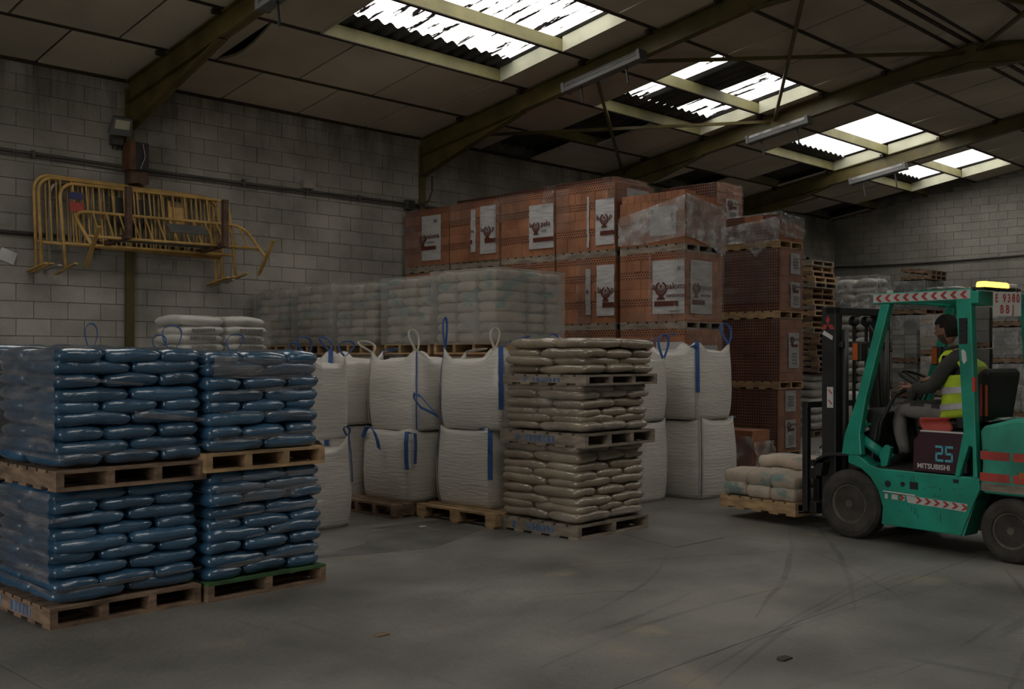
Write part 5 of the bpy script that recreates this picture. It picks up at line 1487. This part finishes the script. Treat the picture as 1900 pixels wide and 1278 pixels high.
# scratches and oil drips on the side panel
rr = random.Random(3)
mb = MB()
for i in range(26):
    y = rr.uniform(-1.1, -.45); z = rr.uniform(.27, .63)
    if .37 < z < .48: continue
    w_, h_ = (rr.uniform(.02, .09), .003) if rr.random() < .6 else (.004, rr.uniform(.02, .07))
    mb.box(-.5662, y - w_ / 2, z - h_ / 2, -.56, y + w_ / 2, z + h_ / 2)
tag(fpart('paint_scratches', mb, 'black'), kind='stuff')
# tilt cylinder, dash, levers, steering
mb = MB(); mb.tube([(-.46, -.02, .95), (-.46, -.28, .80)], .045, 12); mb.tube([(-.46, -.28, .80), (-.46, -.36, .76)], .055, 12); fpart('tilt_cylinder', mb, 'teal_paint', smooth=True)
mb = MB(); mb.prism([(-.30, .68), (-.36, .70), (-.40, .87), (-.34, .89), (-.28, .82)], YZ, -.52, -.47); fpart('cylinder_bracket', mb, 'teal_paint', .006)
mb = MB(); mb.prism([(-.02, .69), (-.14, .69), (-.20, 1.05), (-.26, 1.18), (-.10, 1.22), (.02, 1.0)], YZ, -.42, .46); fpart('dashboard', mb, 'black', .02)
mb = MB(); mb.box(-.5, -.13, 1.045, .5, .06, 1.075); fpart('cowl', mb, 'teal_paint', .008)
mb = MB(); mb.tube([(-.02, -.1, .75), (-.02, -.22, 1.10), (-.02, -.36, 1.42)], .04, 10); fpart('steering_column', mb, 'black', smooth=True)
sw_ = empty('steering_wheel', (-.02, -.38, 1.475)); sw_.rotation_euler = (R(25), 0, 0); sw_.parent = fk
mb = MB(); mb.tube([(.19 * math.cos(2 * PI * i / 28), .19 * math.sin(2 * PI * i / 28), 0) for i in range(28)], .015, 8, closed=True); obj('wheel_ring', mb, M['black'], sw_, smooth=True)
for a in (90, 210, 330):
    mb = MB(); mb.bar((0, 0, -.02), (.19 * math.cos(R(a)), .19 * math.sin(R(a)), 0), .03, .012); obj('wheel_spoke', mb, M['black'], sw_)
for i, (x, y) in enumerate(((.18, -.2), (.26, -.2), (.34, -.2))):
    mb = MB(); mb.tube([(x, y + .05, 1.15), (x + .01, y - .06, 1.40)], .01, 6); mb.tube([(x + .01, y - .06, 1.39), (x + .012, y - .07, 1.43)], .022, 8); fpart('lever', mb, 'black', smooth=True)
mb = MB(); mb.tube([(-.40, -.16, .72), (-.42, -.24, 1.1), (-.36, -.34, 1.34), (-.2, -.34, 1.38)], .02, 8); fpart('grab_handle', mb, 'black', smooth=True)
mb = MB(); mb.tube([(-.44, -.04, 1.12), (-.45, -.1, 1.0)], .035, 10); fpart('warning_horn', mb, 'silver', smooth=True)
# seat
mb = MB(); mb.prism([(-.46, 1.03), (-1.0, 1.03), (-1.02, 1.13), (-.48, 1.11)], YZ, -.25, .25); fpart('seat_cushion', mb, 'black', .03)
mb = MB(); mb.prism([(-.99, 1.10), (-1.12, 1.10), (-1.20, 1.56), (-1.14, 1.60), (-1.06, 1.54)], YZ, -.27, .27); fpart('seat_back', mb, 'black', .04)
mb = MB(); mb.box(-.30, -1.10, 1.06, -.27, -.90, 1.16); fpart('arm_guard', mb, 'black', .01)
for i, (c_, y) in enumerate((('red', -1.13), ('orange', -1.175))):
    mb = MB(); mb.box(-.30, y - .008, 1.18, -.285, y + .008, 1.45); fpart('seat_belt', mb, c_)
mb = MB(); mb.grid(lambda u, v: (-.53 + .14 * u + .02 * math.sin(v * 5), -.70 - .2 * u + .02 * math.sin(v * 9), 1.16 - .27 * v * (1 - .3 * u) + .015 * noise.noise(Vector((u * 5, v * 5, 1)))), 10, 12)
o = fpart('red_rag', mb, 'red', smooth=True); md = o.modifiers.new('thick', 'SOLIDIFY'); md.thickness = .012
# lamps with orange sides
for p in ((-.32, .06, 1.74), (.50, -.26, 1.70)):
    mb = MB(); mb.box(p[0] - .05, p[1] - .05, p[2] - .09, p[0] + .05, p[1] + .05, p[2] + .09); l_ = fpart('work_lamp', mb, 'black', .012)
    mb = MB(); mb.box(p[0] - .054, p[1] - .01, p[2] - .08, p[0] - .048, p[1] + .045, p[2] + .08); fpart('lamp_lens', mb, 'orange', parent=l_)
mb = MB(); mb.bar((-.54, -.24, 1.68), (-.30, .0, 1.72), .02, .02); fpart('lamp_bracket', mb, 'dark')
# mast
for s in (-1, 1):
    mb = MB(); mb.box(s * .45, .24, .12, s * .36, .40, 2.17); up = fpart('mast_upright', mb, 'dark', .008)
    mb = MB(); mb.box(s * .352, .28, .15, s * .29, .38, 2.10); fpart('inner_rail', mb, 'black', .006)
    mb = MB(); mb.tube([(s * .33, .22, .3), (s * .33, .22, 1.95)], .035, 10); fpart('lift_cylinder', mb, 'black', smooth=True)
    if s < 0:
        mb = MB()
        def rh(cx, cz, a): mb.prism([(cx, cz - a), (cx + a * .58, cz), (cx, cz + a), (cx - a * .58, cz)], YZ, -.4545, -.449)
        rh(.325, 2.045, .045); 
        mb.prism([(.325, 2.0), (.352, 1.955), (.40, 1.955), (.373, 2.0)], YZ, -.4545, -.449)
        mb.prism([(.325, 2.0), (.298, 1.955), (.25, 1.955), (.277, 2.0)], YZ, -.4545, -.449)
        fpart('red_emblem', mb, 'red', parent=up)
        mb = MB(); mb.prism([(.275, 1.85), (.27, 1.89), (.37, 1.945), (.39, 1.91)], YZ, -.4545, -.449); fpart('white_label', mb, 'silver', parent=up)
        mb = MB(); mb.box(-.4545, .265, 1.20, -.449, .335, 1.40); st = fpart('warning_label', mb, 'plate', parent=up)
        for z in (1.23, 1.33):
            mb = MB(); mb.prism([(.28, z), (.32, z + .04), (.315, z + .05), (.275, z + .012)], YZ, -.457, -.454); fpart('label_symbol', mb, 'red', parent=up)
mb = MB(); mb.box(-.45, .24, 2.10, .45, .36, 2.17); fpart('mast_top_bar', mb, 'dark', .008)
mb = MB(); mb.box(-.40, .20, 1.78, .40, .25, 1.84); fpart('mast_cross_bar', mb, 'dark', .006)
mb = MB(); mb.box(-.40, .20, .45, .40, .26, .55); fpart('mast_cross_bar', mb, 'dark', .006)
for x in (-.10, .10):
    mb = MB(); mb.box(x - .015, .27, .5, x + .015, .29, 2.05); fpart('lift_chain', mb, 'black')
    mb = MB(); mb.tube([(x - .02, .28, 2.04), (x + .02, .28, 2.04)], .05, 14); fpart('chain_pulley', mb, 'dark', smooth=True)
mb = MB(); mb.tube([(.18, .23, .6), (.2, .2, 1.2), (.17, .22, 1.9), (.1, .26, 2.02)], .014, 8); mb.tube([(.24, .23, .6), (.26, .2, 1.2), (.23, .22, 1.9)], .014, 8); fpart('hydraulic_hose', mb, 'black', smooth=True)
# carriage and forks
for z in (.22, .55):
    mb = MB(); mb.box(-.47, .45, z - .05, .47, .53, z + .05); fpart('carriage_plate', mb, 'dark', .006)
for x in (-.46, -.0, .46):
    mb = MB(); mb.box(x - .03, .54, .18, x + .03, .60, 1.25); fpart('backrest_bar', mb, 'dark', .005)
mb = MB(); mb.box(-.49, .535, 1.19, .49, .605, 1.25); fpart('backrest_bar', mb, 'dark', .005)
mb = MB(); mb.box(-.45, .50, .62, .45, .56, .68); fpart('backrest_bar', mb, 'dark', .005)
for x in (-.24, .24):
    mb = MB(); mb.prism([(.55, .14), (1.62, .15), (1.62, .165), (.62, .185), (.61, .65), (.55, .65)], YZ, x - .05, x + .05); fpart('fork', mb, 'dark')
mb = MB(); mb.tube([(-.40, .46, .80), (-.2, .5, .86), (0, .5, .83), (.2, .46, .8)], .008, 6); fpart('hydraulic_hose', mb, 'black', smooth=True)

# --- load on the forks ----------------------------------------------------------
def fw(x, y, z): return FMAT @ Vector((x, y, z))
c_ = fw(0.02, 1.18, 0)
pallet((c_.x - .5, c_.y - .49, .10), 1.0, .98, 'light wooden pallet carried on the forklift forks', 'woodnew', rz=FR, nst=3, nb=7, h=.135)
spots = [(-.22, .86, 0), (-.22, 1.17, 0), (-.22, 1.48, 0), (.30, .93, 1), (.30, 1.42, 1)]
nm = ['nearest the mast', 'in the middle', 'at the fork tips', 'on the far side by the mast', 'on the far side at the tips']
for k in range(2):
    for i, (x, y, r_) in enumerate(spots):
        p = fw(x + (.02 if k else 0), y + .01 * k, .235 + .125 * k)
        me = bag_mesh(.54, .325, .145, 'paperteal', 1 + (i + k) % 2, p=11, q=.36, noise_amp=.12) if not r_ else bag_mesh(.50, .42, .145, 'paperteal', 1 + (i + k) % 2, p=11, q=.36, noise_amp=.12)
        sack(me, p, (random.uniform(-.02, .02), random.uniform(-.03, .03), FR + (PI / 2 if r_ else 0) + random.uniform(-.03, .03)), 'paper cement sack on the fork pallet, %s layer, %s' % (['lower', 'upper'][k], nm[i]), 'paper sacks on the fork pallet')
for i, (x, y) in enumerate(((.22, .92), (.24, 1.36))):
    me = bag_mesh(.52, .42, .15, 'paperteal', 1 + i, p=8, q=.4, noise_amp=.16)
    sack(me, fw(x, y, .487), (0, .02, FR + PI / 2 + .04), 'paper cement sack lying on top of the fork load, %s' % ['nearer the mast', 'nearer the fork tips'][i], 'paper sacks on the fork pallet')

# ------------------------------------------------------------------ driver
def skin(name, verts, edges, radii, mats_, sub=2, root=0):
    me = bpy.data.meshes.new(name); me.from_pydata([tuple(v) for v in verts], edges, [])
    o = bpy.data.objects.new(name, me); COL.objects.link(o)
    md = o.modifiers.new('skin', 'SKIN'); md.use_smooth_shade = True; md.branch_smoothing = .6
    if not me.skin_vertices: me.skin_vertices.new()
    for i, r_ in enumerate(radii):
        sv = me.skin_vertices[0].data[i]
        sv.radius = r_ if isinstance(r_, tuple) else (r_, r_)
        sv.use_root = (i == root)
    s2 = o.modifiers.new('sub', 'SUBSURF'); s2.levels = sub; s2.render_levels = sub
    dg = bpy.context.evaluated_depsgraph_get()
    dg.update()
    out = bpy.data.meshes.new_from_object(o.evaluated_get(dg))
    bpy.data.objects.remove(o)
    V = [tuple(v.co) for v in out.vertices]; F = [tuple(p.vertices) for p in out.polygons]
    bpy.data.meshes.remove(out)
    return V, F
jn = [(0, -.80, 1.19), (0, -.86, 1.34), (0, -.84, 1.52), (0, -.775, 1.66), (0, -.70, 1.79),      # 0-4 pelvis, belly, chest, upper chest, neck
      (-.185, -.78, 1.655), (-.285, -.66, 1.41), (-.25, -.50, 1.40), (-.235, -.42, 1.415),                # 5-8 left shoulder, elbow, wrist
      (.185, -.76, 1.655), (.27, -.62, 1.44), (.15, -.50, 1.48), (.10, -.44, 1.50),               # 9-12 right arm
      (-.10, -.74, 1.17), (-.15, -.50, 1.205), (-.17, -.26, 1.20), (-.165, -.265, 1.0), (-.16, -.32, .78), (-.16, -.24, .735), (-.16, -.14, .725),   # 13-19 left leg
      (.10, -.74, 1.17), (.15, -.50, 1.205), (.17, -.26, 1.20), (.17, -.265, 1.0), (.16, -.32, .78), (.16, -.24, .735), (.16, -.14, .725)]
ed = [(0, 1), (1, 2), (2, 3), (3, 4), (3, 5), (5, 6), (6, 7), (7, 8), (3, 9), (9, 10), (10, 11), (11, 12), (0, 13), (13, 14), (14, 15), (15, 16), (16, 17), (17, 18), (18, 19), (0, 20), (20, 21), (21, 22), (22, 23), (23, 24), (24, 25), (25, 26)]
rd = [(.16, .13), (.155, .125), (.165, .125), (.13, .10), (.058, .058), .085, .066, .050, .040, .085, .066, .050, .040,
      .11, .10, .080, .066, .052, .052, .040, .11, .10, .080, .066, .052, .052, .040]
V, F = skin('driver_skin', jn, ed, rd, None, 2, 0)
body = MB(); body.v = V[:]; body.f = F[:]; body.mi = [0] * len(F)
vv = [Vector(p) for p in V]
for i, f in enumerate(F):
    c_ = sum((vv[k] for k in f), Vector()) / len(f)
    m_ = 1                                   # jumper
    if c_.z < 1.25 and abs(c_.x) < .26 and (c_.y > -.60 or c_.z < 1.22) and not (c_.y > -.455 and c_.z > 1.33): m_ = 2     # trousers
    if abs(c_.x) > .2 and c_.z > 1.3: m_ = 1
    if c_.z < .80 and c_.y > -.45: m_ = 3                        # shoes
    if c_.z > 1.755: m_ = 0
    if c_.y > -.455 and c_.z > 1.33: m_ = 0
    body.mi[i] = m_
# hands: palm plus five separate bent fingers, closing on the wheel rim
def hand(wrist, fwd, up, side, spread=1.0, curl=.5):
    """fwd along the fingers, up = back of the hand, side = towards the thumb"""
    w_ = Vector(wrist); fwd, up, side = Vector(fwd).normalized(), Vector(up).normalized(), Vector(side).normalized()
    P = lambda a, b, c: tuple(w_ + fwd * a + side * b + up * c)
    v, f = skin('palm', [P(-.02, 0, 0), P(.03, 0, 0), P(.085, 0, .002)], [(0, 1), (1, 2)], [(.028, .022), (.040, .017), (.043, .014)], None, 2)
    body.add(v, f, 0)
    for k, (b, L1) in enumerate(((.034, .085), (.011, .095), (-.012, .088), (-.034, .070))):
        a0 = .07; cu = curl * (1 + .18 * k)
        j = [P(a0, b * .9, 0)]; a = a0; c = 0; ang = 0
        for q, fr in enumerate((.30, .42, .30, .22)):
            ang += cu * (.15, .55, .8, .6)[q]
            a += L1 * fr * math.cos(ang); c -= L1 * fr * math.sin(ang)
            j.append(P(a, b * (1 + .16 * spread * (q + 1)), c))
        v, f = skin('finger', j, [(0, 1), (1, 2), (2, 3), (3, 4)], [.0095, .010, .0092, .0085, .0065], None, 1)
        body.add(v, f, 0)
    j = [P(.015, .022, -.004), P(.04, .05, -.012), P(.068, .066, -.02), P(.09, .070, -.03)]
    v, f = skin('thumb', j, [(0, 1), (1, 2), (2, 3)], [.014, .0125, .0105, .008], None, 1)
    body.add(v, f, 0)
hand((-.235, -.415, 1.415), (.15, 1, -.05), (-.75, .1, .65), (.45, .05, .85), 1.5, .35)
hand((.10, -.44, 1.50), (-.3, 1, -.25), (.2, .2, 1), (-1, -.3, 0), .6, .9)
# head
HC = Vector((-.01, -.645, 1.94)); yaw = R(4); pit = R(-10)
Rm = Matrix.Rotation(yaw, 3, 'Z') @ Matrix.Rotation(pit, 3, 'X')
def headp(p): return tuple(HC + Rm @ Vector(p))
def sm(x, c, w_): return math.exp(-((x - c) / w_) ** 2)
hn, hv = 36, 30
v = []; f = []
for j in range(hv + 1):
    ph = PI * j / hv
    for i in range(hn):
        th = 2 * PI * i / hn
        sx, sy, sz = math.sin(ph) * math.sin(th), math.sin(ph) * math.cos(th), math.cos(ph)
        x, y, z = sx * .081, sy * .102, sz * .132
        if z < 0: x *= 1 - .28 * (-sz) ** 1.5; y *= 1 - .10 * (-sz)
        front = max(0, sy)
        if front > 0:
            y += .026 * sm(sx, 0, .16) * sm(sz, -.12, .16) * front                 # nose
            y += .010 * sm(sx, 0, .35) * sm(sz, -.78, .18)                          # chin
            y += .007 * sm(sx, 0, .22) * (sm(sz, -.43, .06) + sm(sz, -.54, .06))    # lips
            y -= .010 * (sm(sx, .36, .13) + sm(sx, -.36, .13)) * sm(sz, .05, .10)   # eye sockets
            y += .006 * sm(sz, .2, .09) * sm(sx, 0, .5)                             # brow
        else:
            y *= 1.06 if z > -.02 else .92
        v.append(headp((x, y, z)))
for j in range(hv):
    for i in range(hn):
        i2 = (i + 1) % hn
        f.append((j * hn + i, j * hn + i2, (j + 1) * hn + i2, (j + 1) * hn + i))
body.add(v, f, 0)
for s in (-1, 1):       # ears
    e = MB(); 
    vv_ = []; ff_ = []
    for j in range(7):
        ph = PI * j / 6
        for i in range(10):
            th = 2 * PI * i / 10
            vv_.append(headp((s * (.074 + .010 * math.sin(ph) * math.cos(th)) + s * .006 * math.sin(ph), -.012 + .022 * math.sin(ph) * math.sin(th) - .004, -.008 + .034 * math.cos(ph))))
    for j in range(6):
        for i in range(10): ff_.append((j * 10 + i, j * 10 + (i + 1) % 10, (j + 1) * 10 + (i + 1) % 10, (j + 1) * 10 + i))
    body.add(vv_, ff_, 0)
    ey = []; ef = []
    for j in range(7):
        ph = PI * j / 6
        for i in range(10):
            th = 2 * PI * i / 10
            ey.append(headp((s * .027 + .012 * math.sin(ph) * math.cos(th), .080 + .010 * math.sin(ph) * math.sin(th), .006 + .010 * math.cos(ph))))
    for j in range(6):
        for i in range(10): ef.append((j * 10 + i, j * 10 + (i + 1) % 10, (j + 1) * 10 + (i + 1) % 10, (j + 1) * 10 + i))
    body.add(ey, ef, 4)
M['eye'] = mat('dark_eye', (.03, .025, .02), .2, rnd=0)
me = body.mesh('person', [M['skin'], M['jumper'], M['trouser'], M['shoe'], M['eye']], smooth=True)
person = link('person', me, None, FO, (0, 0, FR))
tag(person, 'person driving the forklift in yellow vest, dark jumper and grey trousers', 'person')
# hair and short beard: shells over the skull
M['beard'] = mat('short_beard', (.11, .062, .045), .8, var=.3, scale=60, rnd=0)
def shell(name, m, keep, off, amp):
    mb = MB(); idx = {}
    for j in range(hv + 1):
        for i in range(hn):
            p = Vector(v[j * hn + i]) - HC
            q = Rm.inverted() @ p
            n_ = p.normalized()
            q2 = HC + p + n_ * (off * keep(q.x, q.y, q.z) + amp * noise.noise(Vector(p) * 60))
            mb.v.append(tuple(q2))
    for j in range(hv):
        for i in range(hn):
            i2 = (i + 1) % hn
            ids = (j * hn + i, j * hn + i2, (j + 1) * hn + i2, (j + 1) * hn + i)
            c_ = Rm.inverted() @ (sum((Vector(v[k]) for k in ids), Vector()) / 4 - HC)
            if keep(c_.x, c_.y, c_.z) > .25:
                mb.f.append(ids); mb.mi.append(0)
    return obj(name, mb, M[m], person, smooth=True, recalc=False)
shell('hair', 'hair', lambda x, y, z: 1.0 if (z > .055 and y < .085 or (y < -.015 and z > -.075) or (y < .02 and z > .02)) else 0, .013, .006)
shell('beard', 'beard', lambda x, y, z: 1.0 if (z < -.045 and y > .0 and z > -.125 and not (abs(x) < .03 and -.075 < z < -.05)) else 0, .004, .002)
# hi-vis vest: a shell around the torso with bands
def vest_pt(u, s, off=0):
    """u round the body, s from hem (0) to shoulder (1)"""
    z = 1.14 + .565 * s
    cy = -.80 - .06 * math.sin(PI * min(1, s * 1.05)) + .035 * s + (.04 if s > .85 else 0) * (s - .85) * 6
    th = 2 * PI * u
    wx = .205 + .018 * math.sin(PI * s) + .028 * (1 - s) ** 2 + (-.055 * max(0, (s - .82) / .18) ** 2)
    wy = .165 + .014 * math.sin(PI * s) + .02 * (1 - s) ** 2 + (-.06 * max(0, (s - .8) / .2) ** 2)
    c_, s_ = math.cos(th), math.sin(th)
    r_ = 1 / (abs(c_) ** 2.6 + abs(s_) ** 2.6) ** (1 / 2.6)
    w2 = .008 * noise.noise(Vector((c_ * 2, s_ * 2, s * 5)))
    return ((wx + off + w2) * r_ * c_, cy + (wy + off + w2) * r_ * s_, z - .03 * s_ * (1 - s))
mb = MB()
nu_, ns_ = 40, 16
for j in range(ns_ + 1):
    for i in range(nu_): mb.v.append(vest_pt(i / nu_, j / ns_))
def vest_face(i, j):
    u = (i + .5) / nu_; s = (j + .5) / ns_
    dx = min(abs(u - 0), abs(u - .5), abs(u - 1))
    if s > .66 and dx < .075: return False      # arm holes
    return True
for j in range(ns_):
    for i in range(nu_):
        if vest_face(i, j):
            i2 = (i + 1) % nu_
            mb.f.append((j * nu_ + i, j * nu_ + i2, (j + 1) * nu_ + i2, (j + 1) * nu_ + i)); mb.mi.append(0)
# shoulder yoke closing towards the neck
base = ns_ * nu_
for k, sc_ in enumerate((.75, .5)):
    for i in range(nu_):
        p = Vector(vest_pt(i / nu_, 1))
        q = Vector((0, -.72, p.z)).lerp(p, sc_)
        mb.v.append((q.x, q.y, 1.705 + (.035, .055)[k]))
o0 = base
for k in range(2):
    o1_ = (ns_ + 1 + k) * nu_
    for i in range(nu_):
        i2 = (i + 1) % nu_
        mb.f.append((o0 + i, o0 + i2, o1_ + i2, o1_ + i)); mb.mi.append(0)
    o0 = o1_
vst = obj('safety_vest', mb, M['vest'], person, smooth=True, recalc=True)
md = vst.modifiers.new('thick', 'SOLIDIFY'); md.thickness = .008
for s0, s1 in ((.14, .24), (.40, .50)):
    mb = MB(); mb.grid(lambda u, v_: vest_pt(u, s0 + (s1 - s0) * v_, .009), 40, 3)
    obj('reflective_band', mb, M['reflect'], vst, smooth=True)
mb = MB()
for i in range(4):
    pass
# faint print across the back
for r_ in range(3):
    mb.grid(lambda u, v_: vest_pt(.68 + .14 * u, .80 - .035 * r_ + .012 * v_, .009), 8, 1)
obj('back_print', mb, M['ink2'], vst)
mb = MB()    # collar of the jumper
mb.tube([(.072 * math.cos(2 * PI * i / 16), -.705 + .075 * math.sin(2 * PI * i / 16), 1.765 - .02 * math.sin(2 * PI * i / 16)) for i in range(16)], .02, 8, closed=True)
obj('collar', mb, M['jumper'], person, smooth=True)
# ------------------------------------------------------------------ far stacks by the gable wall
def slab_stack(px0, px1, X, z0, levels, label, m='slab', h=.75, nl=7, film_=True, dd=1.0, cols=2, pal=True, lv0=0, m2=None):
    """column of palleted paving seen between two picture columns on the plane x=X (metres); levels stacked from z0"""
    c, s = math.cos(TH), math.sin(TH)
    def yat(px):
        a = (px - 950) / 1950
        return X * (s - a * c) / (c + a * s)
    y1, y0 = yat(px0), yat(px1)
    z = z0
    for lv in range(levels):
        wh = '%s, %s level' % (label, ORD[lv + lv0])
        if pal:
            pallet((X, y0, z), dd, y1 - y0, 'pallet under ' + wh, 'wood', group='pallets by the gable wall', h=.12, along='y', nst=3, nb=6)
            z += .12
        t = thing('paving_stack', wh, 'paving', (X + dd / 2, (y0 + y1) / 2, z), 0, 'paving stacks by the gable wall')
        W = y1 - y0; rr = random.Random(int(px0) + lv)
        hh = h * rr.uniform(.92, 1.05)
        for k in range(nl):
            for i in range(cols):
                a = W / cols; j = rr.uniform(-.008, .008)
                piece('slab', M[m if (k + i) % 5 else (m2 or m)], t, -dd / 2 + j, -W / 2 + a * i + .006 + j, hh / nl * k, dd / 2 + j, -W / 2 + a * (i + 1) - .006 + j, hh / nl * (k + 1) - .006)
        if film_:
            mb = MB()
            wavy_sheet(mb, (-dd / 2 - .03, W / 2), (-dd / 2 - .03, -W / 2), hh * .1, hh, (-1, 0), .02, 14, 10, lv)
            wavy_sheet(mb, (-dd / 2 - .03, -W / 2 - .03), (dd / 2, -W / 2 - .03), hh * .1, hh, (0, -1), .02, 14, 10, lv + 3)
            mb.grid(lambda u, v: (-dd / 2 - .03 + dd * u, -W / 2 - .03 + (W + .03) * v, hh + .02 + .03 * noise.noise(Vector((u * 5, v * 5, lv)))), 8, 8)
            obj('shrink_film', mb, M['filmcrumple'], t, smooth=True, recalc=False)
        z += hh + .02
    return z
z = slab_stack(1636, 1718, 25.0, 0, 4, 'grey paving stack reaching highest on the gable wall', 'slabdark', .74, 6, True, 1.1, 2)
# two broken pallets tipped on top of it
for i, (rx, dz, lb) in enumerate(((.0, .0, 'broken pallet lying flat on the highest paving stack'), (.13, .16, 'broken pallet tipped up on the highest paving stack'))):
    t = pallet((25.05, 10.25, z + dz), .9, .75, lb, 'wood', h=.11)
    t.rotation_euler = (rx, 0, 0)
slab_stack(1655, 1702, 23.6, 0, 3, 'grey slab stack behind the mast', 'slab', .62, 6, False, .8, 2, m2='slabdark')
slab_stack(1708, 1762, 22.8, 0, 3, 'beige slab stack behind the driver', 'paper', .72, 8, True, .9, 1, m2='slab')
slab_stack(1796, 1836, 24.2, 0, 3, 'dark board stack between the pillars', 'slabdark', .80, 3, False, .7, 1, m2='slabdark')
slab_stack(1842, 1915, 23.8, 0, 4, 'grey slab stack behind the number plate', 'slab', .66, 7, True, 1.0, 3, m2='slabdark')
slab_stack(1604, 1634, 25.2, 0, 2, 'low grey stack seen through the mast', 'slabdark', .7, 5, False, .9, 1)
slab_stack(1860, 1930, 20.2, 0, 2, 'wrapped flat stack behind the seat', 'slab', .42, 4, True, .9, 2)
# tall pile of empty pallets
EX, EY = 20.1, 10.68
c_, s_ = math.cos(TH), math.sin(TH)
for lv in range(1):
    pallet((EX, EY, 0), .95, 1.1, 'pallet under the grey sack load below the tall pile of empty pallets', 'wood')
o = thing('pallet_load', 'grey wrapped sack load carrying the tall pile of empty pallets', 'load', (EX + .47, EY + .55, .13))
for k in range(7):
    for i in range(2):
        me = bag_mesh(.53, .9, .19, 'greysack', 1 + (k + i) % 2)
        link('sack', me, o, (0, -.27 + .54 * i, k * .17), (0, 0, PI / 2))
zp = 1.35
for k in range(20):
    off = .05 * math.sin(k * 1.3) + (.10 if k < 7 else -.02) + (.03 if k % 5 == 0 else 0)
    pallet((EX - off * .4, EY - off, zp + k * .118), .95, 1.08, 'empty pallet, %s of the tall pile beside the brown column' % ORD[k], ['woodnew', 'wood', 'woodnew', 'woodgrey'][k % 4] if k > 6 else 'wood', group='empty pallets in the tall pile', h=.115, nst=3, nb=5)
# grey sack column behind it
gc = thing('wrapped_load', 'tall column of grey sacks behind the pile of empty pallets', 'load', (21.7, 10.4, .95))
for k in range(15):
    for i in range(2):
        me = bag_mesh(.62, .50, .20, 'greysack', 1 + (k + i) % 2)
        link('sack', me, gc, (.03 * math.sin(k * 2), -.25 + .5 * i + .02 * math.cos(k), k * .158), (0, random.uniform(-.05, .05), (0, PI)[k % 2]))
mb = MB()
wavy_sheet(mb, (21.34, 10.95), (21.34, 9.86), 2.6, 3.42, (-1, 0), .05, 18, 18, 3)
wavy_sheet(mb, (21.34, 9.85), (22.0, 9.85), 2.5, 3.42, (0, -1), .05, 14, 18, 5)
tag(obj('stretch_film', mb, M['filmcrumple'], smooth=True, recalc=False), 'crumpled film round the top of the grey sack column', 'film')
fibc(21.2, 9.85, 22.1, 10.75, .12, .93, 'low white bulk bag under the grey sack column behind the mast', [(-1, -1, 'blue', 'lean', .05, (-.1, -.2), .05)], 30, group='white bulk bags', straps=[(-1, -1, 'blue', .3)])
pallet((21.15, 9.8, 0), 1.0, 1.0, 'pallet under the low white bag behind the mast', 'wood')
fibc(20.4, 9.35, 21.0, 9.95, 0, .75, 'small white bulk bag on the floor seen past the fork carriage', [], 31, group='white bulk bags')
tag(obj('crumpled_film', MB().grid(lambda u, v: (15.9 + .5 * u, 8.1 + .5 * v, .06 + .10 * math.sin(PI * u) * math.sin(PI * v) + .04 * noise.noise(Vector((u * 6, v * 6, 1)))), 14, 14), M['filmcrumple'], smooth=True, recalc=False), 'scrap of crumpled film on the floor by the brown column', 'film')
# small litter on the floor
for i, (x, y, s, lb) in enumerate([(4.05, 5.02, .05, 'flat chip of wood on the floor in front of the green-edged pallet'), (6.9, 7.9, .04, 'white scrap on the floor before the dark pallet'), (5.3, 3.0, .05, 'dark scrap on the floor in the foreground')]):
    mb = MB(); mb.prism([(-s, -s * .6), (s * .8, -s * .7), (s, s * .4), (-.2 * s, s * .7), (-s, s * .3)], lambda a, b, d: (a, b, d), 0, .008)
    tag(obj('scrap', mb, M[['wood', 'whiteplastic', 'rubber'][i]], loc=(x, y, 0)), lb, 'scrap')
